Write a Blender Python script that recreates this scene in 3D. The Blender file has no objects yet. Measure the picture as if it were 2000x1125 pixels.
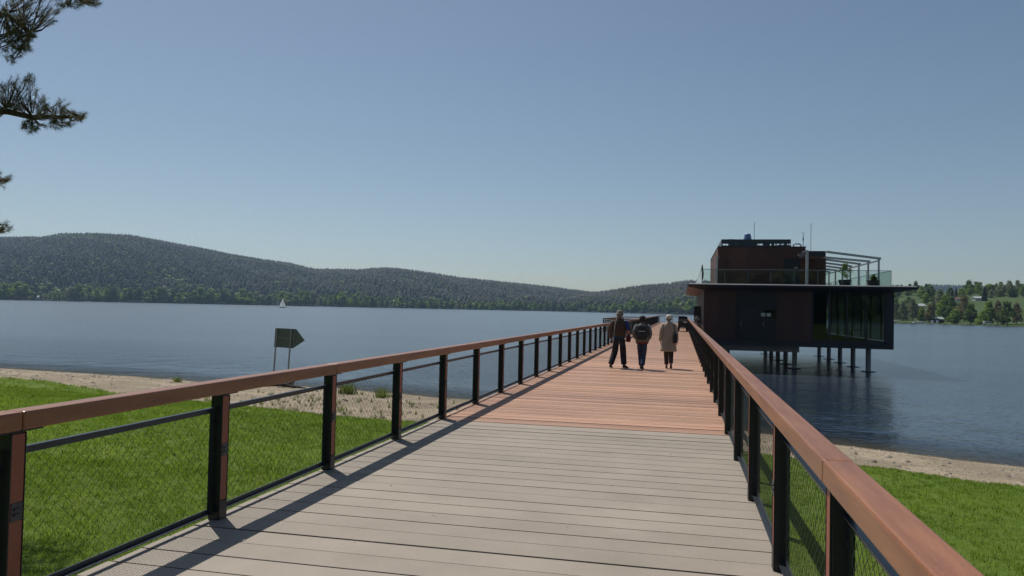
import bpy, bmesh, math, random
import numpy as np
from math import radians as R, sin, cos, pi
from mathutils import Vector, Matrix, Euler
random.seed(7); rng = np.random.default_rng(7)
S = bpy.context.scene
COL = S.collection

# ---------------------------------------------------------------- camera
EYE = 1.72; F = 1480.0; YAW = R(12.64)
cam = bpy.data.cameras.new('camera'); co = bpy.data.objects.new('camera', cam); COL.objects.link(co)
cam.sensor_width = 36; cam.lens = F / 2000 * 36; cam.clip_start = .05; cam.clip_end = 30000
co.matrix_world = (Matrix.Translation((0, 0, EYE)) @ Matrix.Rotation(YAW, 4, 'Z') @ Matrix.Rotation(R(91.55), 4, 'X')
                   @ Matrix.Rotation(R(1.22), 4, 'Z'))
S.camera = co
# ---------------------------------------------------------------- sky, sun
SUN_EL, SUN_AZ = R(60), R(-45)          # azimuth from +Y, clockwise positive: sun ahead and to the left
w = bpy.data.worlds.new('World'); S.world = w; w.use_nodes = True
nt = w.node_tree; bg = nt.nodes['Background']
sky = nt.nodes.new('ShaderNodeTexSky'); sky.sky_type = 'NISHITA'; sky.sun_disc = False
sky.sun_elevation = SUN_EL; sky.sun_rotation = SUN_AZ
sky.altitude = 700; sky.air_density = 1.0; sky.dust_density = 1.3; sky.ozone_density = 1.4
sm_ = nt.nodes.new('ShaderNodeVectorMath'); sm_.operation = 'MULTIPLY'; sm_.inputs[1].default_value = (1.04, 1.045, .99)   # white balance of the sky
nt.links.new(sky.outputs[0], sm_.inputs[0]); nt.links.new(sm_.outputs[0], bg.inputs[0]); bg.inputs[1].default_value = 0.065
sl = bpy.data.lights.new('sun', 'SUN'); so = bpy.data.objects.new('sun', sl); COL.objects.link(so)
sl.energy = 4.1; sl.angle = R(.45); sl.color = (1, .95, .87)
sdir = Vector((sin(SUN_AZ) * cos(SUN_EL), cos(SUN_AZ) * cos(SUN_EL), sin(SUN_EL)))
so.rotation_euler = sdir.to_track_quat('Z', 'Y').to_euler(); so.location = (-20, 20, 60)
S.view_settings.view_transform = 'Standard'; S.view_settings.look = 'None'
S.view_settings.exposure = 0.10; S.view_settings.gamma = 1
S.cycles.denoising_input_passes = 'RGB'; S.cycles.sample_clamp_indirect = 4; S.cycles.volume_bounces = 1; S.cycles.max_bounces = 8; S.cycles.transparent_max_bounces = 24

# ---------------------------------------------------------------- helpers
ZW = -2.1                                # lake level; z = 0 is the deck
def hor(px): return 602.4 + (px - 1000) * .0213
def at(px, D, z=0.0):
    u = (px - 1000) / F
    return (D * (u * cos(YAW) - sin(YAW)), D * (cos(YAW) + u * sin(YAW)), z)
def zat(px, py, D): return EYE - (py - hor(px)) * D / F
OFF = {}
def tag(o, label=None, cat=None, group=None, kind=None):
    if label: o['label'] = label
    if cat: o['category'] = cat
    if group: o['group'] = group
    if kind: o['kind'] = kind
    return o
def thing(name, label, cat, loc, group=None, rz=0):
    o = bpy.data.objects.new(name, None); COL.objects.link(o); o.location = loc; o.rotation_euler.z = rz
    o.empty_display_size = .2; OFF[o.name] = Vector(loc)
    return tag(o, label, cat, group)
def copy_tree(o, parent=None, data=None):
    c = o.copy(); COL.objects.link(c); c.parent = parent
    for ch in [k for k in COL.objects if k.parent == o]: copy_tree(ch, c)
    return c
class MB:
    def __init__(s): s.V = []; s.Fc = []; s.T = []
    def add(s, vs, fs, t=.5):
        n = len(s.V); s.V += [tuple(v) for v in vs]
        for f in fs: s.Fc.append(tuple(n + i for i in f)); s.T.append(t)
        return s
    def box(s, x0, x1, y0, y1, z0, z1, t=.5):
        return s.add([(x0,y0,z0),(x1,y0,z0),(x1,y1,z0),(x0,y1,z0),(x0,y0,z1),(x1,y0,z1),(x1,y1,z1),(x0,y1,z1)],
                     [(0,3,2,1),(4,5,6,7),(0,1,5,4),(1,2,6,5),(2,3,7,6),(3,0,4,7)], t)
    def ring(s, rings, t=.5, caps=True):
        n = len(rings[0]); vs = [v for r in rings for v in r]; fs = []
        for i in range(len(rings) - 1):
            for k in range(n):
                a = i*n+k; b = i*n+(k+1) % n; fs.append((a, b, b+n, a+n))
        if caps: fs.append(tuple(range(n-1, -1, -1))); fs.append(tuple(range((len(rings)-1)*n, len(rings)*n)))
        return s.add(vs, fs, t)
    def path(s, pts, rad, n=6, t=.5, caps=True):
        pts = [Vector(p) for p in pts]
        if not hasattr(rad, '__len__'): rad = [rad] * len(pts)
        rings = []; ref = None
        for i, p in enumerate(pts):
            d = (pts[min(i+1, len(pts)-1)] - pts[max(i-1, 0)]).normalized()
            if ref is None: ref = Vector((0, 0, 1)) if abs(d.z) < .9 else Vector((0, 1, 0))
            u = d.cross(ref).normalized(); v = u.cross(d); ref = v
            rings.append([p + (u * cos(2*pi*k/n) + v * sin(2*pi*k/n)) * rad[i] for k in range(n)])
        return s.ring(rings, t, caps)
    def bar(s, a, b, wd, ht, t=.5):      # rectangular bar between two points
        a = Vector(a); b = Vector(b); d = (b - a).normalized()
        up = Vector((0, 0, 1)) if abs(d.z) < .95 else Vector((0, 1, 0))
        u = d.cross(up).normalized() * wd / 2; v = u.cross(d).normalized() * ht / 2
        return s.ring([[p - u - v, p + u - v, p + u + v, p - u + v] for p in (a, b)], t)
    def loft(s, secs, n=14, t=.5, caps=True):   # (cx,cy,cz,rx,ry[,power]) horizontal sections
        rings = []
        for q in secs:
            cx, cy, cz, rx, ry = q[:5]
            rings.append([(cx + rx*cos(2*pi*k/n), cy + ry*sin(2*pi*k/n), cz) for k in range(n)])
        return s.ring(rings, t, caps)
    def prism(s, poly, y0, y1, t=.5):    # outline in xz, extruded along y
        n = len(poly)
        return s.ring([[(x, y0, z) for x, z in poly], [(x, y1, z) for x, z in poly]], t)
    def prismx(s, poly, x0, x1, t=.5):   # outline in yz, extruded along x
        return s.ring([[(x0, y, z) for y, z in poly], [(x1, y, z) for y, z in poly]], t)
    def build(s, name, m, parent=None, base=None, smooth=False, bevel=0, sub=0):
        me = bpy.data.meshes.new(name)
        b = Vector(base) if base is not None else None
        V = s.V
        if parent is not None:
            po = OFF[parent.name]
            if b is None: V = [(v[0]-po.x, v[1]-po.y, v[2]-po.z) for v in V]; loc = Vector((0,0,0)); off = po
            else: loc = b - po; off = b
        else: loc = b or Vector((0,0,0)); off = loc
        me.from_pydata(V, [], s.Fc)
        if any(t != .5 for t in s.T):
            a = me.attributes.new('tint', 'FLOAT', 'FACE'); a.data.foreach_set('value', s.T)
        bm = bmesh.new(); bm.from_mesh(me); bmesh.ops.recalc_face_normals(bm, faces=bm.faces); bm.to_mesh(me); bm.free()
        me.materials.append(m)
        if smooth: me.shade_smooth()
        o = bpy.data.objects.new(name, me); COL.objects.link(o); o.location = loc
        if parent is not None: o.parent = parent
        OFF[o.name] = off
        if bevel:
            bv = o.modifiers.new('bevel', 'BEVEL'); bv.width = bevel; bv.segments = 2; bv.limit_method = 'ANGLE'; bv.angle_limit = R(40)
        if sub:
            sb = o.modifiers.new('sub', 'SUBSURF'); sb.levels = sub; sb.render_levels = sub
        return o
def np_mesh(name, V, Fq, m, tint=None, smooth=False, loc=None, parent=None):
    """V (n,3), Fq (k,3 or 4) arrays -> object"""
    me = bpy.data.meshes.new(name); k = Fq.shape[1]
    me.vertices.add(len(V)); me.vertices.foreach_set('co', np.ascontiguousarray(V, dtype=np.float32).ravel())
    me.loops.add(Fq.size); me.loops.foreach_set('vertex_index', Fq.astype(np.int32).ravel())
    me.polygons.add(len(Fq)); me.polygons.foreach_set('loop_start', np.arange(0, Fq.size, k, dtype=np.int32))
    if smooth: me.polygons.foreach_set('use_smooth', np.ones(len(Fq), dtype=bool))
    if tint is not None:
        a = me.attributes.new('tint', 'FLOAT', 'FACE'); a.data.foreach_set('value', tint.astype(np.float32))
    me.update(calc_edges=True)
    me.materials.append(m)
    o = bpy.data.objects.new(name, me); COL.objects.link(o)
    if loc is not None: o.location = loc
    if parent is not None: o.parent = parent
    OFF[o.name] = Vector(loc) if loc is not None else Vector((0,0,0))
    return o
def scatter(temps, P, sc, rot, tint, jit=.0):
    """bake instances of template meshes (V,F) at points P -> V,F,T"""
    VV = []; FF = []; TT = []; n0 = 0
    which = rng.integers(0, len(temps), len(P))
    for ti, (tv, tf, tt) in enumerate(temps):
        idx = np.where(which == ti)[0]
        if len(idx) == 0: continue
        c = np.cos(rot[idx])[:, None]; s_ = np.sin(rot[idx])[:, None]
        x = tv[None, :, 0] * c - tv[None, :, 1] * s_; y = tv[None, :, 0] * s_ + tv[None, :, 1] * c
        z = np.broadcast_to(tv[None, :, 2], x.shape)
        sw = sc[idx][:, 0:1]; sh = sc[idx][:, 1:2]
        v = np.stack([x * sw + P[idx, 0:1], y * sw + P[idx, 1:2], z * sh + P[idx, 2:3]], -1)
        f = tf[None] + (np.arange(len(idx)) * len(tv))[:, None, None] + n0
        VV.append(v.reshape(-1, 3)); FF.append(f.reshape(-1, tf.shape[1])); n0 += v.shape[0] * v.shape[1]
        TT.append((tint[idx][:, None] + (tt[None, :] - .5) * .3).ravel())
    return np.concatenate(VV), np.concatenate(FF), np.concatenate(TT)

# ---------------------------------------------------------------- materials
def mat(name, col, rough=.6, metal=0, noise=None, bump=None, tint=0, spec=.5, col2=None, coord='Object', stretch=None, objrand=0, coat=0, trans=0, speck=None):
    m = bpy.data.materials.new(name); m.use_nodes = True; t = m.node_tree; N = t.nodes; L = t.links
    b = N['Principled BSDF']; b.inputs['Roughness'].default_value = rough; b.inputs['Metallic'].default_value = metal
    b.inputs['Specular IOR Level'].default_value = spec; b.inputs['Coat Weight'].default_value = coat
    out = None
    rgb = N.new('ShaderNodeRGB'); rgb.outputs[0].default_value = (*col, 1); cur = rgb.outputs[0]
    tc = N.new('ShaderNodeTexCoord'); vec = tc.outputs[coord]
    if stretch:
        mp = N.new('ShaderNodeMapping'); mp.inputs['Scale'].default_value = stretch; L.new(vec, mp.inputs[0]); vec = mp.outputs[0]
    def mixc(fac, a, bcol, blend='MIX'):
        x = N.new('ShaderNodeMix'); x.data_type = 'RGBA'; x.blend_type = blend
        if isinstance(fac, float): x.inputs[0].default_value = fac
        else: L.new(fac, x.inputs[0])
        L.new(a, x.inputs[6])
        if isinstance(bcol, tuple): x.inputs[7].default_value = (*bcol, 1)
        else: L.new(bcol, x.inputs[7])
        return x.outputs[2]
    if noise:
        sc, amt = noise[:2]
        nz = N.new('ShaderNodeTexNoise'); nz.inputs['Scale'].default_value = sc; nz.inputs['Detail'].default_value = 6
        nz.inputs['Roughness'].default_value = .6; L.new(vec, nz.inputs[0])
        rp = N.new('ShaderNodeMapRange'); rp.inputs[1].default_value = .3; rp.inputs[2].default_value = .7
        L.new(nz.outputs[0], rp.inputs[0])
        c2 = col2 or tuple(c * (1 - amt) for c in col)
        cur = mixc(rp.outputs[0], cur, c2)
    def scale_by(val, k):
        nonlocal cur
        ma = N.new('ShaderNodeMath'); ma.operation = 'MULTIPLY_ADD'; L.new(val, ma.inputs[0])
        ma.inputs[1].default_value = k; ma.inputs[2].default_value = 1 - k / 2
        vm = N.new('ShaderNodeVectorMath'); vm.operation = 'SCALE'; L.new(cur, vm.inputs[0]); L.new(ma.outputs[0], vm.inputs['Scale'])
        cur = vm.outputs[0]
    if tint:
        at_ = N.new('ShaderNodeAttribute'); at_.attribute_name = 'tint'; scale_by(at_.outputs['Fac'], tint)
    if objrand:
        oi = N.new('ShaderNodeObjectInfo'); scale_by(oi.outputs['Random'], objrand)
    if speck:
        n2 = N.new('ShaderNodeTexNoise'); n2.inputs['Scale'].default_value = speck[0]; n2.inputs['Detail'].default_value = 3; L.new(tc.outputs[coord], n2.inputs[0])
        m2 = N.new('ShaderNodeMapRange'); m2.inputs[1].default_value = .3; m2.inputs[2].default_value = .7; L.new(n2.outputs[0], m2.inputs[0]); scale_by(m2.outputs[0], speck[1])
        n3 = N.new('ShaderNodeTexNoise'); n3.inputs['Scale'].default_value = .55; n3.inputs['Detail'].default_value = 8; n3.inputs['Roughness'].default_value = .7; L.new(tc.outputs[coord], n3.inputs[0])
        m3 = N.new('ShaderNodeMapRange'); m3.inputs[1].default_value = .35; m3.inputs[2].default_value = .65; L.new(n3.outputs[0], m3.inputs[0]); scale_by(m3.outputs[0], .16)
    L.new(cur, b.inputs['Base Color'])
    if bump:
        nz = N.new('ShaderNodeTexNoise'); nz.inputs['Scale'].default_value = bump[0]; nz.inputs['Detail'].default_value = 5; L.new(vec, nz.inputs[0])
        bp = N.new('ShaderNodeBump'); bp.inputs['Strength'].default_value = bump[1]; bp.inputs['Distance'].default_value = bump[2] if len(bump) > 2 else .01
        L.new(nz.outputs[0], bp.inputs['Height']); L.new(bp.outputs[0], b.inputs['Normal'])
    if trans:                              # leaves let some light through
        tr = N.new('ShaderNodeBsdfTranslucent'); L.new(cur, tr.inputs[0])
        mx = N.new('ShaderNodeMixShader'); mx.inputs[0].default_value = trans
        L.new(b.outputs[0], mx.inputs[1]); L.new(tr.outputs[0], mx.inputs[2])
        L.new(mx.outputs[0], N['Material Output'].inputs[0])
    return m
def leafmat(name, c1, c2, amt, trans=.25, objrand=0):
    """leaf colour from a palette driven by the per-leaf tint"""
    m = bpy.data.materials.new(name); m.use_nodes = True; t = m.node_tree; N = t.nodes; L = t.links
    b = N['Principled BSDF']; b.inputs['Roughness'].default_value = .6; b.inputs['Specular IOR Level'].default_value = .25
    a = N.new('ShaderNodeAttribute'); a.attribute_name = 'tint'; v = a.outputs['Fac']
    if objrand:
        oi = N.new('ShaderNodeObjectInfo'); ma = N.new('ShaderNodeMath'); ma.operation = 'MULTIPLY_ADD'
        L.new(oi.outputs['Random'], ma.inputs[0]); ma.inputs[1].default_value = objrand; ma.inputs[2].default_value = -objrand/2
        ad = N.new('ShaderNodeMath'); ad.operation = 'ADD'; L.new(v, ad.inputs[0]); L.new(ma.outputs[0], ad.inputs[1]); v = ad.outputs[0]
    cr = N.new('ShaderNodeValToRGB'); cr.color_ramp.elements[0].color = (*c1, 1); cr.color_ramp.elements[1].color = (*c2, 1)
    cr.color_ramp.elements[0].position = .5 - amt; cr.color_ramp.elements[1].position = .5 + amt
    L.new(v, cr.inputs[0]); L.new(cr.outputs[0], b.inputs['Base Color'])
    tr = N.new('ShaderNodeBsdfTranslucent'); L.new(cr.outputs[0], tr.inputs[0])
    mx = N.new('ShaderNodeMixShader'); mx.inputs[0].default_value = trans
    L.new(b.outputs[0], mx.inputs[1]); L.new(tr.outputs[0], mx.inputs[2]); L.new(mx.outputs[0], N['Material Output'].inputs[0])
    return m
def glassmat(name, tintc, refl=1.0):
    m = bpy.data.materials.new(name); m.use_nodes = True; t = m.node_tree; N = t.nodes; L = t.links
    N.remove(N['Principled BSDF'])
    tr = N.new('ShaderNodeBsdfTransparent'); tr.inputs[0].default_value = (*tintc, 1)
    gl = N.new('ShaderNodeBsdfGlossy'); gl.inputs['Roughness'].default_value = .01; gl.inputs[0].default_value = (.9*refl, .92*refl, .95*refl, 1)
    fr = N.new('ShaderNodeFresnel'); fr.inputs[0].default_value = 1.5
    mx = N.new('ShaderNodeMixShader'); ge = N.new('ShaderNodeNewGeometry'); mm = N.new('ShaderNodeMath'); mm.operation = 'MULTIPLY_ADD'; L.new(ge.outputs['Backfacing'], mm.inputs[0]); mm.inputs[1].default_value = -1; mm.inputs[2].default_value = 1
    m2 = N.new('ShaderNodeMath'); m2.operation = 'MULTIPLY'; L.new(fr.outputs[0], m2.inputs[0]); L.new(mm.outputs[0], m2.inputs[1]); L.new(m2.outputs[0], mx.inputs[0]); L.new(tr.outputs[0], mx.inputs[1]); L.new(gl.outputs[0], mx.inputs[2])
    L.new(mx.outputs[0], N['Material Output'].inputs[0])
    return m
M = {}
M['rail'] = mat('rail_wood', (.30, .122, .046), .36, noise=(3, .35), bump=(14, .25, .004), stretch=(6, .5, 6), col2=(.20, .07, .027), objrand=.2, spec=.6, speck=(90, .25))
M['cover'] = mat('post_wood', (.27, .08, .034), .5, noise=(4, .35), bump=(14, .3, .004), stretch=(5, 5, .6), col2=(.25, .07, .035), objrand=.3)
M['steel'] = mat('anthracite_steel', (.022, .027, .035), .38, .3, noise=(6, .3))
M['bar'] = mat('bar_steel', (.05, .06, .072), .35, .5, noise=(6, .25))
M['wire'] = mat('steel_wire', (.12, .13, .11), .45, .4)
M['grey_deck'] = mat('grey_composite', (.30, .26, .215), .72, noise=(1.3, .12), speck=(140, .30), bump=(60, .35, .003), tint=.09, spec=.3, col2=(.26, .224, .184))
M['red_deck'] = mat('red_timber', (.375, .222, .15), .6, noise=(2.2, .3), bump=(20, .4, .004), tint=.8, stretch=(.35, 3, 1), spec=.5, speck=(26, .3), col2=(.29, .145, .082))
M['dark'] = mat('gap_shade', (.02, .02, .02), .9)
M['concrete'] = mat('concrete', (.30, .31, .33), .8, noise=(1.2, .25), bump=(12, .3, .01))
M['corten'] = mat('dark_corten', (.085, .032, .022), .75, noise=(.7, .5), col2=(.045, .02, .017), bump=(6, .2, .01), stretch=(1, 1, .25))
M['darkpanel'] = mat('dark_panel', (.012, .016, .019), .6, noise=(1, .3))
M['slab'] = mat('slab_metal', (.02, .024, .035), .5, .2)
M['slabtop'] = mat('slab_top', (.16, .17, .19), .6, noise=(1, .2))
M['soffit'] = mat('soffit_wood', (.12, .06, .045), .6, noise=(2, .3), stretch=(1, 6, 1))
M['glass'] = glassmat('window_glass', (.5, .55, .55), .8)
M['rglass'] = glassmat('rail_glass', (.86, .92, .91))
M['floor_in'] = mat('interior_floor', (.12, .10, .08), .6)
M['wall_in'] = mat('interior_wall', (.05, .055, .05), .8)
M['pale'] = mat('pale_metal', (.42, .43, .42), .45, .2, noise=(2, .1))
M['greymetal'] = mat('grey_metal', (.24, .27, .29), .45, .3, noise=(3, .2))
M['zinc'] = mat('zinc', (.13, .19, .32), .4, .5)
M['white'] = mat('white_paint', (.75, .76, .76), .45, noise=(3, .08))
M['black'] = mat('black_plastic', (.012, .013, .015), .45)
M['rubber'] = mat('rubber', (.015, .015, .015), .85)
M['signgreen'] = mat('sign_back', (.10, .14, .12), .5, .2, noise=(2, .25))
M['drift'] = mat('driftwood', (.06, .045, .035), .9, noise=(5, .4))
M['bark'] = mat('pine_bark', (.10, .06, .042), .9, noise=(9, .5), bump=(14, .8, .02))
M['trunk'] = mat('tree_trunk', (.07, .06, .05), .9, noise=(3, .4))
M['needle'] = leafmat('pine_needles', (.035, .050, .018), (.12, .11, .03), .35, .15)
M['leafA'] = leafmat('leaf_spring', (.11, .19, .018), (.27, .36, .05), .45, .5, .3)
M['leafB'] = leafmat('leaf_deep', (.05, .095, .02), (.15, .21, .04), .45, .45, .3)
M['leafC'] = leafmat('leaf_brownish', (.13, .12, .05), (.25, .21, .09), .45, .45, .3)
M['leafG'] = leafmat('leaf_greyish', (.15, .17, .09), (.28, .30, .17), .45, .45, .3)
M['conif'] = leafmat('conifer', (.010, .020, .012), (.028, .045, .020), .45, .1, .3)
M['forest'] = leafmat('forest', (.004, .010, .010), (.17, .25, .035), .48, .15)
M['weed'] = leafmat('weed', (.10, .15, .03), (.26, .31, .08), .4, .3)

# ---------------------------------------------------------------- near ground and beach
SHX = [-8000, -300, -120, -60, -36, -27.4, -21.5, -15.2, -10.1, -4, 0, 4.6, 8.6, 20, 45, 120, 400, 8000]
SHY = [40, 60, 46, 38, 34, 33.2, 31.9, 32.3, 30.8, 29, 27, 24.1, 22, 17, 8, -10, -60, -2500]
LX = [-8000, -300, -60, -25, -22, -17.5, -12.7, -9.7, -7.5, -4, 0, 3.6, 6.2, 20, 45, 120, 400, 8000]
LY = [24, 44, 30, 23.8, 23.3, 21.3, 20.1, 19.3, 18.9, 18.6, 18, 16.5, 15.5, 10, 0, -20, -75, -2520]
def sines(x, y, s):
    return (np.sin(x*1.3*s + 1.1) * np.cos(y*1.7*s + .3) + .5*np.sin(x*3.1*s - y*2.3*s + 2) + .3*np.cos(x*5.3*s + y*6.1*s)) / 1.8
def gh(x, y):
    ys = np.interp(x, SHX, SHY) + .25 * sines(x, x*.3, .9); yl = np.interp(x, LX, LY)
    d = ys - y                            # > 0 on land
    w_ = np.maximum(ys - yl, 1)
    beach = ZW + np.clip(d / w_, 0, 1) ** .9 * .72
    lawn = -1.33 + np.clip((yl - y) / 17, 0, 1) ** .8 * .95 + .03 * np.clip((yl - y) / .35, 0, 1)
    h = np.where(y < yl, lawn, beach) + .025 * sines(x, y, .8)
    bed = ZW - np.clip(-d, 0, 60) * .055
    h = np.where(d < 0, bed, h)
    back = np.clip((-y - 8) / 120, 0, 1)
    return np.where((d > 0), h + back * 2.5, h)
def axis(lo, hi, f0, f1, st):
    a = list(np.arange(f0, f1, st)); left = []; v = f0; k = st
    while v > lo: k *= 1.28; v -= k; left.append(max(v, lo))
    right = []; v = a[-1]; k = st
    while v < hi: k *= 1.28; v += k; right.append(min(v, hi))
    return np.array(left[::-1] + a + right)
def grid(name, xs, ys, hf, m, attrs=None):
    X, Y = np.meshgrid(xs, ys); Z = hf(X, Y); nx, ny = len(xs), len(ys)
    V = np.stack([X, Y, Z], -1).reshape(-1, 3)
    i = np.arange((nx-1)*(ny-1)); a = (i // (nx-1)) * nx + i % (nx-1)
    o = np_mesh(name, V, np.stack([a, a+1, a+nx+1, a+nx], 1), m, smooth=True)
    for k, fn in (attrs or {}).items():
        at_ = o.data.attributes.new(k, 'FLOAT', 'POINT'); at_.data.foreach_set('value', fn(X, Y).astype(np.float32).ravel())
    return tag(o, kind='structure')
def ground_mat():
    m = bpy.data.materials.new('ground'); m.use_nodes = True; t = m.node_tree; N = t.nodes; L = t.links; b = N['Principled BSDF']
    b.inputs['Roughness'].default_value = .9; b.inputs['Specular IOR Level'].default_value = .15
    geo = N.new('ShaderNodeNewGeometry'); pos = geo.outputs['Position']
    def nz(s, d=5, r=.55):
        n = N.new('ShaderNodeTexNoise'); n.inputs['Scale'].default_value = s; n.inputs['Detail'].default_value = d; n.inputs['Roughness'].default_value = r; L.new(pos, n.inputs[0]); return n.outputs[0]
    def ramp(v, stops):
        c = N.new('ShaderNodeValToRGB'); e = c.color_ramp.elements
        while len(e) < len(stops): e.new(.5)
        for k, (p, col) in enumerate(stops): e[k].position = p; e[k].color = (*col, 1)
        L.new(v, c.inputs[0]); return c.outputs[0]
    def mix(f, a, b_):
        x = N.new('ShaderNodeMix'); x.data_type = 'RGBA'; L.new(f, x.inputs[0]); L.new(a, x.inputs[6]); L.new(b_, x.inputs[7]); return x.outputs[2]
    grass = ramp(nz(.7, 8), [(.3, (.06, .105, .012)), (.5, (.085, .145, .016)), (.7, (.14, .185, .035))])
    g2 = ramp(nz(22, 4), [(.3, (.05, .09, .010)), (.7, (.15, .21, .03))])
    gm = N.new('ShaderNodeMix'); gm.data_type = 'RGBA'; gm.inputs[0].default_value = .5; L.new(grass, gm.inputs[6]); L.new(g2, gm.inputs[7]); grass = gm.outputs[2]
    sand = ramp(nz(9, 8, .75), [(.3, (.22, .175, .12)), (.5, (.34, .28, .20)), (.68, (.46, .39, .30))])
    pat = ramp(nz(.5, 5), [(.42, (.72, .72, .72)), (.6, (1, 1, 1))])
    sm = N.new('ShaderNodeMix'); sm.data_type = 'RGBA'; sm.blend_type = 'MULTIPLY'; sm.inputs[0].default_value = 1; L.new(sand, sm.inputs[6]); L.new(pat, sm.inputs[7]); sand = sm.outputs[2]
    a = N.new('ShaderNodeAttribute'); a.attribute_name = 'lawn'
    ad = N.new('ShaderNodeMath'); ad.operation = 'MULTIPLY_ADD'; n1 = nz(2.2, 6, .7); L.new(n1, ad.inputs[0]); ad.inputs[1].default_value = 1.1; L.new(a.outputs['Fac'], ad.inputs[2])
    mr = N.new('ShaderNodeMapRange'); mr.inputs[1].default_value = .45; mr.inputs[2].default_value = .65; L.new(ad.outputs[0], mr.inputs[0])
    col = mix(mr.outputs[0], sand, grass)
    # wet band at the water's edge
    we = N.new('ShaderNodeAttribute'); we.attribute_name = 'shore'
    wr = N.new('ShaderNodeMapRange'); wr.inputs[1].default_value = .1; wr.inputs[2].default_value = .6; L.new(we.outputs['Fac'], wr.inputs[0])
    dk = N.new('ShaderNodeMix'); dk.data_type = 'RGBA'; dk.inputs[6].default_value = (.12, .09, .06, 1); L.new(wr.outputs[0], dk.inputs[0]); L.new(col, dk.inputs[7])
    L.new(dk.outputs[2], b.inputs['Base Color'])
    bp = N.new('ShaderNodeBump'); bp.inputs['Distance'].default_value = .06; bp.inputs['Strength'].default_value = .8; L.new(nz(14, 8, .7), bp.inputs['Height']); L.new(bp.outputs[0], b.inputs['Normal'])
    return m
xs = axis(-4600, 4600, -42, 22, .4); ys = axis(-4600, 4800, -6, 42, .4)
grid('ground', xs, ys, gh, ground_mat(),
     {'lawn': lambda x, y: np.interp(x, LX, LY) - y + .25*sines(x, y, 1.1), 'shore': lambda x, y: np.interp(x, SHX, SHY) + .25*sines(x, x*.3, .9) - y})

def water_mat():
    m = bpy.data.materials.new('water'); m.use_nodes = True; t = m.node_tree; N = t.nodes; L = t.links; b = N['Principled BSDF']
    b.inputs['Roughness'].default_value = .03; b.inputs['IOR'].default_value = 2.3
    geo = N.new('ShaderNodeNewGeometry')
    def nz(scale, stretch, rot, d=3, r=.5):
        mp = N.new('ShaderNodeMapping'); mp.inputs['Scale'].default_value = stretch; mp.inputs['Rotation'].default_value = (0, 0, R(rot)); L.new(geo.outputs['Position'], mp.inputs[0])
        n = N.new('ShaderNodeTexNoise'); n.inputs['Scale'].default_value = scale; n.inputs['Detail'].default_value = d; n.inputs['Roughness'].default_value = r; L.new(mp.outputs[0], n.inputs[0]); return n.outputs[0]
    a = nz(.6, (.95, 1.15, 1), 14, 3); c = nz(2.6, (.9, 1.15, 1), -12, 4); big = nz(.02, (.35, 1.6, 1), 5, 4)
    w1 = N.new('ShaderNodeMath'); w1.operation = 'MULTIPLY_ADD'; L.new(c, w1.inputs[0]); w1.inputs[1].default_value = .42; L.new(a, w1.inputs[2])
    st = N.new('ShaderNodeMapRange'); st.inputs[1].default_value = .38; st.inputs[2].default_value = .62; st.inputs[3].default_value = .45; st.inputs[4].default_value = 1.0; L.new(big, st.inputs[0])
    bp = N.new('ShaderNodeBump'); bp.inputs['Distance'].default_value = .145; L.new(st.outputs[0], bp.inputs['Strength']); L.new(w1.outputs[0], bp.inputs['Height']); L.new(bp.outputs[0], b.inputs['Normal'])
    sh = N.new('ShaderNodeAttribute'); sh.attribute_name = 'depth'
    b.inputs['Base Color'].default_value = (.014, .024, .045, 1)
    ro = N.new('ShaderNodeMapRange'); ro.inputs[1].default_value = 1; ro.inputs[2].default_value = 30; ro.inputs[3].default_value = .11; ro.inputs[4].default_value = .20; L.new(sh.outputs['Fac'], ro.inputs[0]); L.new(ro.outputs[0], b.inputs['Roughness'])
    tr = N.new('ShaderNodeBsdfTransparent'); tr.inputs[0].default_value = (.8, .85, .8, 1)
    mr = N.new('ShaderNodeMapRange'); mr.inputs[1].default_value = 0; mr.inputs[2].default_value = 4.5; mr.inputs[3].default_value = .3; mr.inputs[4].default_value = 1; L.new(sh.outputs['Fac'], mr.inputs[0])
    mx = N.new('ShaderNodeMixShader'); L.new(mr.outputs[0], mx.inputs[0]); L.new(tr.outputs[0], mx.inputs[1]); L.new(b.outputs[0], mx.inputs[2])
    L.new(mx.outputs[0], N['Material Output'].inputs[0])
    return m
xs = axis(-4600, 4600, -42, 22, 1.); ys = axis(-30, 4800, 6, 42, 1.)
grid('water', xs, ys, lambda x, y: x*0 + ZW, water_mat(), {'depth': lambda x, y: y - np.interp(x, SHX, SHY)})

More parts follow.
